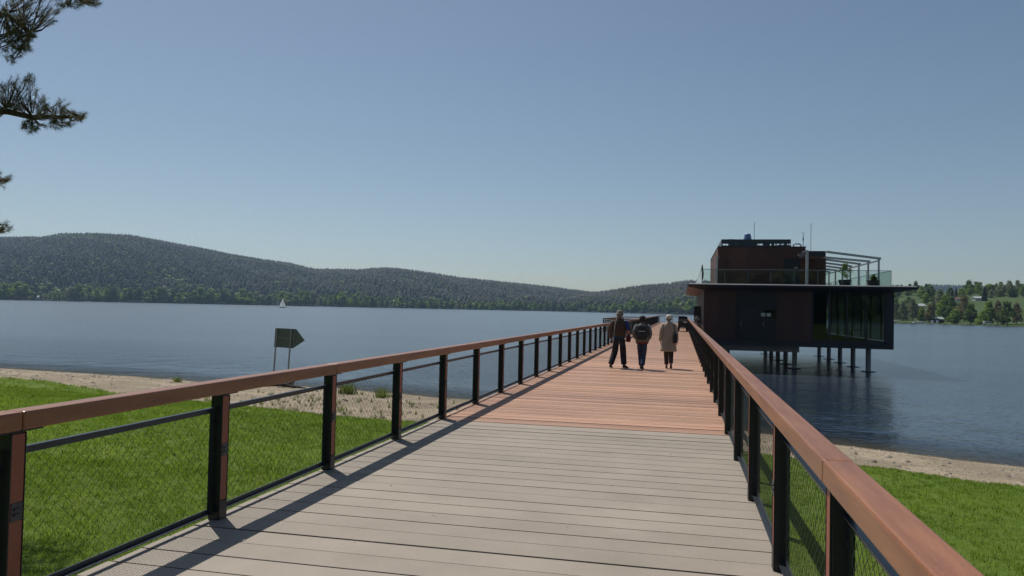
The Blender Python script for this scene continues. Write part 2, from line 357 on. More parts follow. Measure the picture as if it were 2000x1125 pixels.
# ---------------------------------------------------------------- far hills
def hill(name, pxs, Ds, Dr, rpx, m, tree_h, back=1.35, low=0.0, npx=160, shape=1.0, rough=6):
    """pxs: azimuth knots; Ds shore distance; Dr ridge distance; rpx ridge height in image rows (2000 px) above horizon"""
    az = np.linspace(pxs[0], pxs[-1], npx)
    ds = np.interp(az, pxs, Ds); dr = np.interp(az, pxs, Dr); zr = EYE + np.interp(az, rpx[0], rpx[1]) * dr / F - tree_h
    ts = np.concatenate([[-.05, 0], np.linspace(.02, 1, 26), np.linspace(1.05, back, 6)])
    def h(t, zr_, a_, d_):
        tt = np.clip(t, 0, 1)
        z = ZW - .3 + (zr_ - ZW) * ((1-low) * (tt ** shape) + low * tt * tt * (3 - 2 * tt)) + rough * np.sin(a_*.021 + d_*.006) * np.sin(d_*.011 + a_*.008) * tt * (1-tt) * 4
        z = np.where(t > 1, z - (t - 1) * zr_ * 1.2, z)
        return np.where(t < 0, ZW - 3, z)
    A, T = np.meshgrid(az, ts, indexing='ij'); DS = ds[:, None]; DR = dr[:, None]
    D = DS + T * (DR - DS); u = (A - 1000) / F
    Z = h(T, zr[:, None], A, D)
    V = np.stack([D*(u*cos(YAW)-sin(YAW)), D*(cos(YAW)+u*sin(YAW)), Z], -1).reshape(-1, 3)
    n1, n2 = len(az), len(ts); i = np.arange((n1-1)*(n2-1)); a = (i//(n2-1))*n2 + i % (n2-1)
    o = np_mesh(name, V, np.stack([a, a+n2, a+n2+1, a+1], 1), m, smooth=True); tag(o, kind='structure')
    def sample(px, t):
        d = np.interp(px, az, ds) + t * (np.interp(px, az, dr) - np.interp(px, az, ds))
        z = h(t, np.interp(px, az, zr), px, d); uu = (px - 1000) / F
        return np.stack([d*(uu*cos(YAW)-sin(YAW)), d*(cos(YAW)+uu*sin(YAW)), z], -1), d
    return o, sample
M['hillground'] = mat('hill_ground', (.010, .018, .012), .95, noise=(.01, .4), spec=.1)
M['meadow'] = mat('meadow', (.065, .095, .032), .95, noise=(.02, .3), col2=(.05, .08, .03), spec=.1)

def cone_tree(kind, n=7, layers=4):
    V = []; Fc = []; T = []
    if kind == 'con':
        for l in range(layers):
            z0 = .08 + .9 * l / layers * .95; z1 = min(1, z0 + .9 / layers * 1.9); r = .21 * (1 - (l / layers) ** 1.1 * .85)
            b = len(V); V.append((0, 0, z1))
            for k in range(n):
                rr = r * random.uniform(.7, 1.25); V.append((rr*cos(2*pi*k/n+l), rr*sin(2*pi*k/n+l), z0 + random.uniform(-.03, .03)))
            for k in range(n): Fc.append((b, b+1+k, b+1+(k+1) % n)); T.append(random.random())
    else:
        for q in range(5):
            c = (random.uniform(-.2, .2), random.uniform(-.2, .2), random.uniform(.4, .75)); r = random.uniform(.18, .32)
            for k in range(12):
                d = Vector((random.gauss(0, 1), random.gauss(0, 1), random.gauss(0, 1))).normalized()
                p = Vector(c) + d * r; s_ = random.uniform(.09, .16)
                e1 = d.orthogonal().normalized(); e2 = d.cross(e1)
                tl = (e1*cos(k)+e2*sin(k)); tm = (e2*cos(k)-e1*sin(k)) + d * random.uniform(-.5, .5)
                b = len(V); V += [tuple(p + tl*s_), tuple(p - tl*s_*.6 + tm*s_), tuple(p - tl*s_*.6 - tm*s_)]
                Fc.append((b, b+1, b+2)); T.append(random.random())
    return np.array(V), np.array(Fc), np.array(T)
CON = [cone_tree('con') for _ in range(5)]; DEC = [cone_tree('dec') for _ in range(5)]
def noise2(x, y, s):
    return sines(x*s, y*s, 1.0) * .6 + sines(x*s*2.7+4, y*s*2.7+1, 1.0) * .4
rA = ([-900, -400, 0, 60, 75, 115, 180, 250, 300, 350, 400, 450, 500, 560, 615, 650, 700, 740, 780, 840, 900, 980, 1050, 1100, 1156, 1250],
      [60, 90, 115, 118, 117, 126, 128, 126, 118, 110, 101, 92, 85, 78.5, 67, 68, 67, 72, 71, 64.5, 55, 49.5, 44, 39, 34, 30])
hA, sA = hill('hills_far', [-900, 0, 500, 720, 1100, 1250], [900, 1230, 1400, 1450, 1500, 1520], [2000, 2500, 2500, 2300, 2500, 2700], rA, M['hillground'], 11, low=.5, shape=.9)
rB = ([1090, 1150, 1180, 1220, 1260, 1300, 1340, 1420, 1600, 1800], [14, 32, 36, 43, 50, 53, 60, 62, 60, 40])
hB, sB = hill('hills_far.001', [1090, 1200, 1340, 1450, 1800], [1500, 1400, 1180, 1120, 1100], [1750, 1750, 1700, 1700, 1700], rB, M['hillground'], 10, npx=80, shape=.8)
hD, sD = hill('hills_far.002', [1500, 1800, 2000, 2700], [2400, 2400, 2400, 2400], [3600, 3600, 3600, 3600], ([1500, 1700, 1800, 1825, 1890, 2000, 2700], [45, 58, 62, 65, 65, 52, 50]), M['hillground'], 12, npx=60)
rC = ([1430, 1560, 1740, 1790, 1900, 2000, 2300, 2900], [38, 46, 50, 50, 52, 55, 60, 60])
hC, sC = hill('hills_near', [1430, 1560, 1740, 2000, 2300, 2900], [800, 640, 470, 402, 330, 280], [1150, 1080, 950, 900, 850, 800], rC, M['meadow'], 0, low=.8, npx=90, shape=1.0, rough=1.0)

def forest(name, sample, pxr, n, tr, label, hrange, decfn, tintf):
    px = rng.uniform(*pxr, n); t = np.sqrt(rng.uniform(tr[0]**2, tr[1]**2, n))
    P, d = sample(px, t)
    isdec = decfn(P, px, t, rng.uniform(0, 1, n)); Vs = []; Fs = []; Ts = []; n0 = 0
    for flag, tp in ((False, CON), (True, DEC)):
        k = isdec == flag; q = P[k].copy()
        if not len(q): continue
        hh = rng.uniform(*hrange, k.sum()) * (1.0 if not flag else .85)
        wd = hh * (1.0 if not flag else rng.uniform(.9, 1.3, k.sum()))
        q[:, 2] -= .5
        v, f, tt = scatter(tp, q, np.stack([wd, hh], 1), rng.uniform(0, 6.28, k.sum()), tintf(flag, k.sum()))
        Vs.append(v); Fs.append(f + n0); n0 += len(v); Ts.append(tt)
    o = np_mesh(name, np.concatenate(Vs), np.concatenate(Fs), M['forest'], np.concatenate(Ts))
    return tag(o, label, 'forest', kind='stuff')
def decA(P, px, t, r):
    nz = noise2(P[:, 0], P[:, 1], .006)
    clear = np.exp(-((px-140)/60)**2 - ((t-.86)/.07)**2) + .8*np.exp(-((px-455)/40)**2 - ((t-.80)/.03)**2)
    return (r < np.clip(.07 + .5*np.clip(nz-.15, 0, 1) + .8*clear + .95*np.exp(-(t/.10)**2), 0, .96))
tA = lambda dec, n: (rng.uniform(.45, .95, n) if dec else rng.uniform(.0, .045, n))
forest('forest', sA, (-900, 1250), 72000, (.0, 1.03), 'dark conifer forest covering the long hills beyond the lake, with paler broadleaf patches', (9, 20), decA, tA)
forest('forest', sB, (1090, 1800), 16000, (.02, 1.03), 'dark forest on the lower hill right of the notch, running behind the pier building', (9, 17), decA, tA)
forest('forest', sD, (1500, 2700), 9000, (.55, 1.02), 'blue hazy forest on the most distant hill at the right', (12, 18), lambda P, px, t, r: r < .1, tA)

# ---------------------------------------------------------------- trees as things
def crown_mesh(name, m, H, W, nbl, nleaf, leaf, z0=.10, seed=0, open_=1.0):
    rs = random.Random(seed); V = []; Fc = []; T = []
    blobs = []
    for _ in range(nbl):
        h_ = rs.random(); env = math.sin(min(1, h_*1.15+.12) * pi) ** .6
        a_ = rs.uniform(0, 2*pi); rr = rs.random()**.4 * env * W * .36
        blobs.append((Vector((rr*cos(a_), rr*sin(a_), H*(z0 + (1-z0) * (.08 + .84*h_)))), W * rs.uniform(.12, .22) * open_, rs.uniform(.15, .85)))
    for c, r, tn in blobs:
        for _ in range(nleaf // nbl):
            d = Vector((rs.gauss(0, 1), rs.gauss(0, 1), rs.gauss(0, .8))).normalized()
            p = c + d * r * rs.uniform(.55, 1.1)
            e1 = d.orthogonal().normalized(); e2 = d.cross(e1); an = rs.uniform(0, 6.28)
            a1 = (e1*cos(an) + e2*sin(an) + d * rs.uniform(-.6, .6)) * leaf * rs.uniform(.6, 1.3); a2 = (e2*cos(an) - e1*sin(an) + d * rs.uniform(-.6, .6)) * leaf * rs.uniform(.5, 1.0)
            b = len(V); V += [tuple(p - a1 - a2*.5), tuple(p + a1*.3 - a2), tuple(p + a1), tuple(p - a1*.2 + a2)]
            Fc.append((b, b+1, b+2, b+3)); T.append(min(1, max(0, tn + rs.uniform(-.18, .18))))
    me = bpy.data.meshes.new(name); me.from_pydata(V, [], Fc); a = me.attributes.new('tint', 'FLOAT', 'FACE'); a.data.foreach_set('value', T)
    me.materials.append(m); return me
def conifer_mesh(name, m, H, W, n, seed):
    rs = random.Random(seed); V = []; Fc = []; T = []
    for i in range(n):
        h_ = rs.random() ** 1.2; z = H*(.08 + .9*h_); r = W*.5*(1-h_)**.85 * rs.uniform(.5, 1.1) + .1; a_ = rs.uniform(0, 6.28)
        d = Vector((cos(a_), sin(a_), -.25)); s_ = Vector((-sin(a_), cos(a_), 0)); p = Vector((0, 0, z)); wd = W*.085*rs.uniform(.7, 1.3)
        b = len(V); V += [tuple(p + d*r*.25), tuple(p + d*r*.7 + s_*wd), tuple(p + d*r + Vector((0, 0, -H*.02))), tuple(p + d*r*.7 - s_*wd + Vector((0, 0, H*.015)))]
        Fc.append((b, b+1, b+2, b+3)); T.append(rs.random())
    me = bpy.data.meshes.new(name); me.from_pydata(V, [], Fc); a = me.attributes.new('tint', 'FLOAT', 'FACE'); a.data.foreach_set('value', T)
    me.materials.append(m); return me
def trunk_mesh(H, seed=0):
    rs = random.Random(seed); b = MB(); b.path([(0, 0, -.4), (.02*H*rs.uniform(-1, 1), 0, H*.3), (0, .02*H, H*.85)], [H*.022, H*.016, H*.005], 6)
    for k in range(5):
        a_ = k*1.3 + seed; z = H*(.25 + .1*k); b.path([(0, 0, z), (H*.12*cos(a_), H*.12*sin(a_), z + H*.14), (H*.2*cos(a_), H*.2*sin(a_), z+H*.22)], [H*.009, H*.006, H*.002], 4)
    me = bpy.data.meshes.new('trunk'); me.from_pydata(b.V, [], b.Fc); me.materials.append(M['trunk']); return me
TR = {}
for q in range(4):
    TR['A', q] = (crown_mesh('crown', M['leafA'], 12, 10, 34, 1300, .5, seed=q), trunk_mesh(12, q))
    TR['B', q] = (crown_mesh('crown', M['leafB'], 12, 9.5, 34, 1300, .5, seed=q+10), trunk_mesh(12, q))
    TR['C', q] = (crown_mesh('crown', M['leafC'], 12, 9.5, 34, 1100, .45, seed=q+20), trunk_mesh(12, q))
    TR['G', q] = (crown_mesh('crown', M['leafG'], 12, 8.5, 32, 1100, .42, seed=q+30), trunk_mesh(12, q))
    TR['P', q] = (conifer_mesh('crown', M['conif'], 12, 5.2, 700, q+40), trunk_mesh(12, q))
NAME = {'A': 'broadleaf_tree', 'B': 'broadleaf_tree', 'C': 'broadleaf_tree', 'G': 'broadleaf_tree', 'P': 'conifer_tree'}
def tree(kind, loc, H, W, label, group=None):
    q = random.randrange(4); cr, tk = TR[kind, q]
    o = thing(NAME[kind], label, 'tree', loc, group, random.uniform(0, 6.28))
    o.scale = (W, W, H / 12)
    for nm, me in (('crown', cr), ('trunk', tk)):
        c = bpy.data.objects.new(nm, me); COL.objects.link(c); c.parent = o
    return o
# belt of broadleaf trees on the far shore
k = 0; px = -40.0
while px < 1372:
    if px < 1150: P, d = sA(np.array([px]), np.array([random.uniform(.008, .03)]))
    else: P, d = sB(np.array([px]), np.array([random.uniform(.01, .08)]))
    P = P[0]; H = random.uniform(15, 27) * (1.1 if px < 700 else .85)
    if 50 < px < 128: H *= .55
    kind = random.choice('AAAAABBG'); lab = {'A': 'light green tree in the far shore belt', 'B': 'darker green tree in the far shore belt',
                                        'G': 'grey green tree in the far shore belt'}[kind]
    lab += (', left of the white building' if px < 60 else ' around the white building' if px < 140 else ', between the white building and the sailing boat' if px < 520 else ' behind the sailing boat' if px < 600
            else ', between sailing boat and islet' if px < 700 else ', right of the islet' if px < 1000 else ', left above the three walkers' if px < 1180 else ', behind the end of the pier')
    tree(kind, (P[0], P[1], P[2] - 1.2), H, H / 12 * random.uniform(.9, 1.4), lab, 'shoreline belt of trees across the lake')
    px += random.uniform(7, 15)
# right-hand shore: (px, t along slope, height m, width factor, kind, label)
RT = [
 (1748, .045, 13, 1.0, 'G', 'grey green tree nearest the building corner on the right shore'),
 (1764, .050, 14, .9, 'G', 'slim grey green tree second from the building on the right shore'),
 (1783, .048, 15.5, 1.3, 'G', 'tall pale grey green tree above the long white boat'),
 (1802, .07, 10, 1.0, 'A', 'light green rounded tree right of the tall grey green one'),
 (1817, .06, 12, 1.0, 'C', 'brownish green tree just left of the hut with the pale roof'),
 (1824, .14, 14, .7, 'P', 'narrow dark conifer rising behind the brownish tree by the hut'),
 (1846, .12, 17, 1.5, 'A', 'large bright green tree behind the hut with the pale roof'),
 (1866, .05, 9, 1.2, 'A', 'low yellow green tree right of the hut by the water'),
 (1884, .12, 17, 1.3, 'C', 'tall reddish brown tree in the middle of the right shore'),
 (1897, .06, 13, 1.25, 'B', 'dark green tree in front of the reddish brown one'),
 (1915, .05, 6, 1.0, 'A', 'small yellow bush like tree left of the white van'),
 (1932, .06, 14, 1.3, 'A', 'yellow green tree directly behind the white van'),
 (1950, .07, 14.5, 1.2, 'C', 'olive brown tree right of the white van'),
 (1968, .06, 14, 1.35, 'B', 'broad dark tree near the right edge of the picture'),
 (1986, .08, 13, 1.2, 'C', 'brown tinged tree last before the right edge'),
 (2012, .07, 13, 1.2, 'A', 'light green tree at the very right edge of the shore'),
 (1745, .50, 9, 1.4, 'B', 'dark tree on the hillside above the flat roof tip'),
 (1755, .62, 9, 1.4, 'B', 'rounded dark tree on the hillside skyline, left end'),
 (1776, .66, 10, 1.5, 'B', 'wide dark tree on the hillside skyline left of the tall round one'),
 (1789, .70, 17, 1.2, 'B', 'tall round dark tree on the hillside skyline'),
 (1800, .64, 13, 1.1, 'A', 'green tree between the tall round tree and the dark conifer on the hill'),
 (1813, .52, 16, 1.7, 'P', 'wide dark conifer above the white roofed house'),
 (1836, .52, 13, 1.5, 'B', 'green tree on the hill right of the wide conifer'),
 (1860, .55, 14, 1.2, 'P', 'left one of the two pointed conifers on the hill'),
 (1868, .56, 15, 1.0, 'P', 'right one of the two pointed conifers on the hill'),
 (1880, .55, 9, 1.5, 'B', 'low dark tree right of the two pointed conifers'),
 (1893, .80, 17, 1.8, 'B', 'big rounded tree on the skyline over the red roof, left half'),
 (1908, .80, 16, 1.8, 'B', 'big rounded tree on the skyline over the red roof, right half'),
 (1923, .55, 17, 1.6, 'P', 'dark bushy conifer beside the white house on the hill'),
 (1940, .78, 12, 1.6, 'B', 'tree in the skyline row between dark conifer and bare trees'),
 (1955, .80, 15, 1.5, 'G', 'thinly leaved grey tree on the skyline, first of three'),
 (1972, .82, 17, 1.5, 'G', 'thinly leaved grey tree on the skyline, middle of three'),
 (1988, .82, 16, 1.5, 'G', 'thinly leaved grey tree on the skyline, last of three'),
 (2006, .80, 15, 1.5, 'B', 'dark skyline tree at the right edge'),
]
for (px, t, H, W, kd, lab) in RT:
    P, d = sC(np.array([float(px)]), np.array([t])); P = P[0]; H = H*.8 if t > .5 else H
    tree(kd, (P[0], P[1], P[2] - .3), H, W * (.78 + .1*random.random()), lab)
for q in range(150):     # hedge line and infill on the right slope
    px = random.uniform(1590, 2050); t = random.choice([.12, .2, .30, .36, .45, .58, .66, .72, .78]) + random.uniform(-.03, .03)
    if px > 1888 and t < .62: t = random.uniform(.62, .82)
    P, d = sC(np.array([px]), np.array([t])); P = P[0]
    kd = random.choice('ABBBG'); zone = 'behind the building corner' if px < 1760 else 'uphill left of the hut' if px < 1830 else 'uphill between hut and white van' if px < 1925 else 'on the slope right of the white van'
    tree(kd, (P[0], P[1], P[2] - .4), random.uniform(6, 12), random.uniform(.7, 1.2), {'A': 'bright green', 'B': 'dark green', 'G': 'grey green'}[kd] + ' medium tree on the right hillside, ' + zone, 'infill trees on the right hillside')
for px in (1602, 1618, 1632, 1641, 1655, 1664, 1678, 1700, 1718, 1731):
    P, d = sC(np.array([float(px)]), np.array([random.uniform(.3, .6)])); P = P[0]
    tree(random.choice('PPB'), (P[0], P[1], P[2] - .4), random.uniform(13, 19), random.uniform(.8, 1.2), 'dark tree seen through the glass of the roof terrace', 'trees behind the roof terrace glass')
# grassy bank of the right shore
bank = MB()
for i in range(60):
    px = 1560 + i * 11; P, d = sC(np.array([float(px), float(px)]), np.array([.006, .02]))
    for P_ in P: bank.loft([(P_[0], P_[1], P_[2]-.3, 3, 1.5), (P_[0], P_[1], P_[2] + random.uniform(.3, .8), 1.6, .8)], 7, random.random())
M['bankgrass'] = mat('bank_grass', (.10, .135, .035), .9, noise=(.4, .4), tint=.5, spec=.1)
tag(bank.build('bank_grass', M['bankgrass'], smooth=True), 'rough grass along the edge of the right shore', 'grass', kind='stuff')
# woodland behind the viewer (it is what the windows mirror)
n = 420; P = np.stack([rng.uniform(-110, 110, n), rng.uniform(-95, -34, n), np.zeros(n)], 1); P[:, 2] = gh(P[:, 0], P[:, 1]) - .3
hh = rng.uniform(10, 17, n); v, f, tt = scatter(DEC + CON, P, np.stack([hh, hh], 1), rng.uniform(0, 6.28, n), rng.uniform(.1, .8, n))
tag(np_mesh('woodland', v, f, M['forest'], tt), 'green woodland behind the lawn that the windows mirror', 'woodland', kind='stuff')

# ---------------------------------------------------------------- buildings and boats across the lake
def house(name, px, D, z, w_, d_, h_, roofm, wallm, label, rz=0, cat='house'):
    if cat == 'house': w_, d_, h_ = w_*.8, d_*.8, h_*.72
    b = at(px, D, z); t = thing(name, label, cat, b, rz=YAW + rz)
    m = MB().box(-w_/2, w_/2, -d_/2, d_/2, -1, h_); m.build('wall', wallm, t, base=b)
    r = MB().prismx([(-d_/2-.4, h_), (0, h_ + d_*.35), (d_/2+.4, h_), (0, h_ + d_*.35 - .3)] if False else [(-d_/2-.4, h_-.1), (0, h_ + d_*.32), (d_/2+.4, h_-.1)], -w_/2-.4, w_/2+.4); r.build('roof', roofm, t, base=b)
    for q in range(3):
        x = -w_/2 + w_*(q+.5)/3; MB().box(x-.5, x+.5, -d_/2-.04, -d_/2-.005, h_*.3, h_*.75).build('window', M['darkpanel'], t, base=b)
    return t
M['redroof'] = mat('red_roof', (.17, .075, .055), .8, noise=(.5, .2)); M['greyroof'] = mat('pale_roof', (.45, .46, .46), .6); M['mintroof'] = mat('mint_roof', (.33, .42, .36), .6)
M['render'] = mat('render_wall', (.55, .53, .48), .85)
def zC(px, D):
    ts = np.linspace(0, 1, 200); P, d = sC(np.full(200, float(px)), ts); return float(np.interp(D, d, P[:, 2]))
house('house', 1796, 640, zC(1796, 640), 10, 7, 3, M['greyroof'], M['render'], 'house with pale roof on the hillside behind the grey green trees', .2)
house('house', 1874, 690, zC(1874, 690), 8, 6, 3, M['redroof'], M['render'], 'small house with red roof below the skyline trees', -.2)
house('house', 1909, 700, zC(1909, 700), 9, 6, 3, M['greyroof'], M['white'], 'low white house beside the dark hedge on the hill', .1)
house('holiday_hut', 1832, 478, zC(1832, 478), 5.5, 4, 2.6, M['mintroof'], M['drift'], 'small dark hut with pale mint roof near the right shore', .1, 'hut')
Pw = sA(np.array([71.]), np.array([.03]))[0][0]
house('house', 71, 1270, Pw[2], 13, 7, 3.5, M['greyroof'], M['white'], 'white building in the clearing on the far left shore', .1)
def boat_hull(L, W, H, n=9):
    rings = []
    for i in range(n):
        f = i/(n-1); x = -L/2 + L*f; wd = W/2 * (1 - abs(2*f-1)**2.6) * (1 if f < .5 else 1) + .03
        if f < .12: wd = W/2*.7
        rings.append([(x, -wd, H), (x, -wd*.75, H*.35), (x, 0, 0), (x, wd*.75, H*.35), (x, wd, H)])
    return MB().ring(rings)
def shore_boat(px, D, L, label):
    b = at(px, D, max(ZW + .1, zC(px, D) + .1)); t = thing('boat', label, 'boat', b, rz=YAW)
    boat_hull(L, 1.9, .9).build('hull', M['white'], t, base=b); MB().box(-L*.15, L*.2, -.5, .5, .9, 1.35).build('cabin', M['greyroof'], t, base=b, bevel=.1)
shore_boat(1750, 478, 5, 'small white boat on the right shore next to the building corner')
shore_boat(1798, 466, 9, 'long white boat on the right shore left of the hut')
for px, lab in ((1822, 'white board standing left in front of the hut'), (1831.5, 'white board standing right in front of the hut')):
    b = at(px, 462, zC(px, 462)); t = thing('notice_board', lab, 'board', b, rz=YAW)
    MB().box(-.7, .7, -.05, .05, .5, 2.2).build('panel', M['white'], t, base=b); MB().box(-.6, -.5, -.04, .04, -.5, .5).box(.5, .6, -.04, .04, -.5, .5).build('stand', M['greymetal'], t, base=b)
px, D = 1929, 445; b = at(px, D, zC(px, D) + .05); t = thing('parked_van', 'white van parked on the right shore under the yellow green tree', 'van', b, rz=YAW)
MB().prism([(-2.4, .4), (2.4, .4), (2.4, 1.1), (1.7, 1.25), (1.1, 2.1), (-2.4, 2.15)], -.95, .95).build('body', M['white'], t, base=b, bevel=.08)
MB().prism([(-1.9, 1.3), (1.5, 1.3), (1.0, 1.9), (-1.9, 1.95)], -.96, .96).build('window', M['darkpanel'], t, base=b)
for x in (-1.5, 1.5):
    for y in (-.9, .9): MB().path([(x, y-.1, .38), (x, y+.1, .38)], .38, 12).build('wheel', M['rubber'], t, base=b)
M['sail'] = mat('sail_cloth', (.85, .85, .84), .7, trans=.5)
# sailing boat out on the lake
D = 690; b = at(553, D, ZW - .15); t = thing('sailing_boat', 'small white sailing boat out on the lake', 'sailboat', b, rz=YAW + .3); t.scale = (1.1, 1.1, 1.05)
boat_hull(5.6, 2.0, .95).build('hull', M['white'], t, base=b)
MB().path([(.3, 0, .9), (.3, 0, 9.2)], [.07, .04], 6).build('mast', M['greymetal'], t, base=b)
MB().prism([(.2, 1.6), (.2, 9.0), (-.9, 6), (-2.2, 2.8), (-2.6, 1.5)], -.01, .01).build('mainsail', M['sail'], t, base=b)
MB().prism([(.45, 7.6), (.5, 1.4), (2.4, 1.0)], -.01, .01).build('jib', M['sail'], t, base=b)
# wooded spit reaching into the lake
sp = at(716, 1330, ZW); MB().loft([(0, 0, -1, 17, 9), (0, 0, .5, 14, 7), (2, 0, .9, 8, 4)], 18)
o = MB().loft([(sp[0], sp[1], ZW-1, 20, 9), (sp[0], sp[1], ZW+.6, 16, 7), (sp[0], sp[1], ZW+1, 8, 4)], 18).build('islet', M['hillground'], smooth=True); tag(o, kind='structure')
for dx, H in ((-11, 8), (-5, 11), (0, 9), (5, 7)): tree('B', (sp[0]+dx, sp[1], ZW+.3), H, .8, 'dark tree on the small islet off the far shore', 'trees on the islet')

# ---------------------------------------------------------------- pier
XL, XR = -3.64, .73                      # deck edges
Y0, YB, YE = -2.6, 11.12, 125.9
pier = thing('pier', 'long straight footbridge pier with grey boards near and red boards beyond', 'pier', (0, 0, 0))
b = MB(); y = Y0
while y < YB - .05:
    y1 = min(y + .29, YB); g = random.choice((.013, .017, .024)); b.box(XL - random.uniform(.0, .02), XR + random.uniform(0, .015), y, y1 - g, -.04, random.uniform(-.0015, .0015), random.random()); y = y1
b.build('grey_deck', M['grey_deck'], pier)
b = MB(); y = YB + .004
while y < YE:
    y1 = y + .142; b.box(XL - random.uniform(0, .015), XR + random.uniform(0, .015), y, y1 - random.choice((.006, .008, .012)), -.04, random.uniform(-.003, .003), min(1, max(0, random.choice((random.gauss(.5, .25), random.gauss(.5, .25), random.gauss(.5, .25), random.uniform(.5, 1)))))); y = y1  # some boards tinted paler: bleached timber, and glare streaks put into the colour
b.build('red_deck', M['red_deck'], pier)
b = MB(); b.box(XL+.02, XR-.02, Y0, YE, -.12, -.055); b.build('gap_shade_sheet', M['dark'], pier)  # near-black sheet in place of the shade seen down the board gaps
for x in (XL + .25, -1.45, XR - .35): MB().box(x, x+.16, Y0, YE, -.42, -.125).build('girder', M['steel'], pier)
pm = None
for y in np.arange(14, YE, 8.0):
    for x in (XL + .5, XR - .6):
        q = MB().path([(0, 0, -6), (0, 0, -.43)], .16, 14)
        if pm is None: pm = q.build('pile', M['concrete'], pier, base=(x, y, 0), smooth=False)
        else:
            c = pm.copy(); COL.objects.link(c); c.location = (x, y, 0); c.parent = pier

# ---------------------------------------------------------------- railings
SP = 1.94; YP0 = 11.2 - 7 * SP           # first post (behind the camera)
def wire_net(L_, H_, px_=.044, pz=.08, r=.0015):
    """stretched rope net: zig-zag ropes, each joined to its neighbours; in local y (length) and z"""
    n = int(L_ / px_); m_ = int(H_ / (pz/2)); V = []; Fc = []
    for i in range(n):
        y = (i + .5) * L_ / n; sgn = 1 if i % 2 == 0 else -1; pts = []
        for k_ in range(m_ + 1):
            pts.append((0.0, y + sgn * (1 if k_ % 2 else -1) * L_ / n * .5 * .94, k_ * H_ / m_))
        for k_ in range(len(pts)):
            x, yy, z = pts[k_]
            for a_ in (0, 2.09, 4.19): V.append((x + r*cos(a_), yy + r*sin(a_), z))
            if k_:
                b0 = len(V) - 6; b1 = len(V) - 3
                for c_ in range(3): Fc.append((b0+c_, b0+(c_+1) % 3, b1+(c_+1) % 3, b1+c_))
    return np.array(V), np.array(Fc)
netV, netF = wire_net(SP - .19, .745)
proto = {}
def make_railing(name, label, x_in, side, n_posts, y0=YP0):
    """side = +1: deck lies towards +x of the railing; x_in = deck-side face of the handrail"""
    s = side; root = thing(name, label, 'railing', (x_in, y0, 0), 'pier railings')
    xo = x_in - s * .13
    def bx(m, a, b_, *r): return m.box(min(a, b_), max(a, b_), *r)
    first = {}
    def put(key, builder, y):
        if key not in first: first[key] = builder(); first[key].location.y = y - y0; return first[key]
        c = copy_tree(first[key], root); c.location.y = y - y0; return c
    def post():
        m = MB(); bx(m, x_in - s*.032, x_in - s*.125, 0, .1, .003, .985); p = m.build('post', M['steel'], root, base=None, bevel=.004)
        fix(p)
        m = MB(); bx(m, x_in - s*.026, x_in - s*.0322, .0075, .0925, .155, .975); c = m.build('post_cover', M['cover'], p, bevel=.003); fix(c)
        m = MB(); bx(m, x_in - s*.023, x_in - s*.0322, .0, .1, .0, .15); bx(m, x_in - s*.023, x_in - s*.0322, .0, .006, .1505, .98); bx(m, x_in - s*.023, x_in - s*.0322, .094, .1, .1505, .98); c = m.build('shoe', M['steel'], p, bevel=.002); fix(c)
        m = MB(); bx(m, x_in - s*.0215, x_in - s*.0258, .012, .088, .50, .60)
        for z in (.535, .565): bx(m, x_in - s*.014, x_in - s*.0213, .03, .07, z-.006, z+.006)
        c = m.build('light_fitting', M['bar'], p, bevel=.002); fix(c)
        m = MB(); bx(m, x_in - s*.015, x_in - s*.115, -.10, .20, .986, .994); c = m.build('head_plate', M['steel'], p); fix(c)
        return p
    def fix(o): pass
    OFF[root.name] = Vector((x_in, 0, 0)) ; 
    # parts are modelled with y measured from the post
    def rebase(o):
        for v in o.data.vertices: v.co.x -= 0
    xf = x_in - s * .098                # plane of the mesh frames
    def frame():
        m = MB(); a, b_ = .115, SP - .015
        bx(m, xf - .004, xf + .004, a, b_, .845, .885); bx(m, xf - s*.004, xf + s*.030, a, b_, .8855, .8895)
        bx(m, xf - .004, xf + .004, a, b_, .060, .095); bx(m, xf - s*.004, xf + s*.042, a, b_, .056, .0595)
        bx(m, xf - .0045, xf + .0045, a, a+.034, .0955, .8445); bx(m, xf - .0045, xf + .0045, b_-.034, b_, .0955, .8445)
        for z in (.2, .75):
            bx(m, xf - .012, xf + .012, .1005, .1145, z, z+.04); bx(m, xf - .012, xf + .012, b_+.0005, b_+.0145, z, z+.04)
        p = m.build('mesh_frame', M['bar'], root)
        me_o = np_mesh('wire_mesh', netV + np.array([xf - x_in, .13, .0975]), netF, M['wire'], parent=p)
        return p
    def rail():
        m = MB(); a = .05; L_ = 2 * SP - .003
        bx(m, x_in, xo, a, a + L_, .995, 1.10); return m.build('handrail', M['rail'], root, bevel=.012)
    for k_ in range(n_posts):
        y = y0 + k_ * SP; put('post', post, y)
        if k_ < n_posts - 1: put('frame', frame, y)
        if k_ % 2 == 1 and k_ < n_posts - 2 or k_ == n_posts - 2: put('rail', rail, y) if k_ < n_posts - 2 else None
    return root
NP = 66
rail_left = make_railing('railing', 'long railing along the left edge of the pier, red timber handrail over dark posts', -3.51, +1, NP)
rail_right = make_railing('railing', 'long railing along the right edge of the pier, crossing the lower right corner', .60, -1, NP)
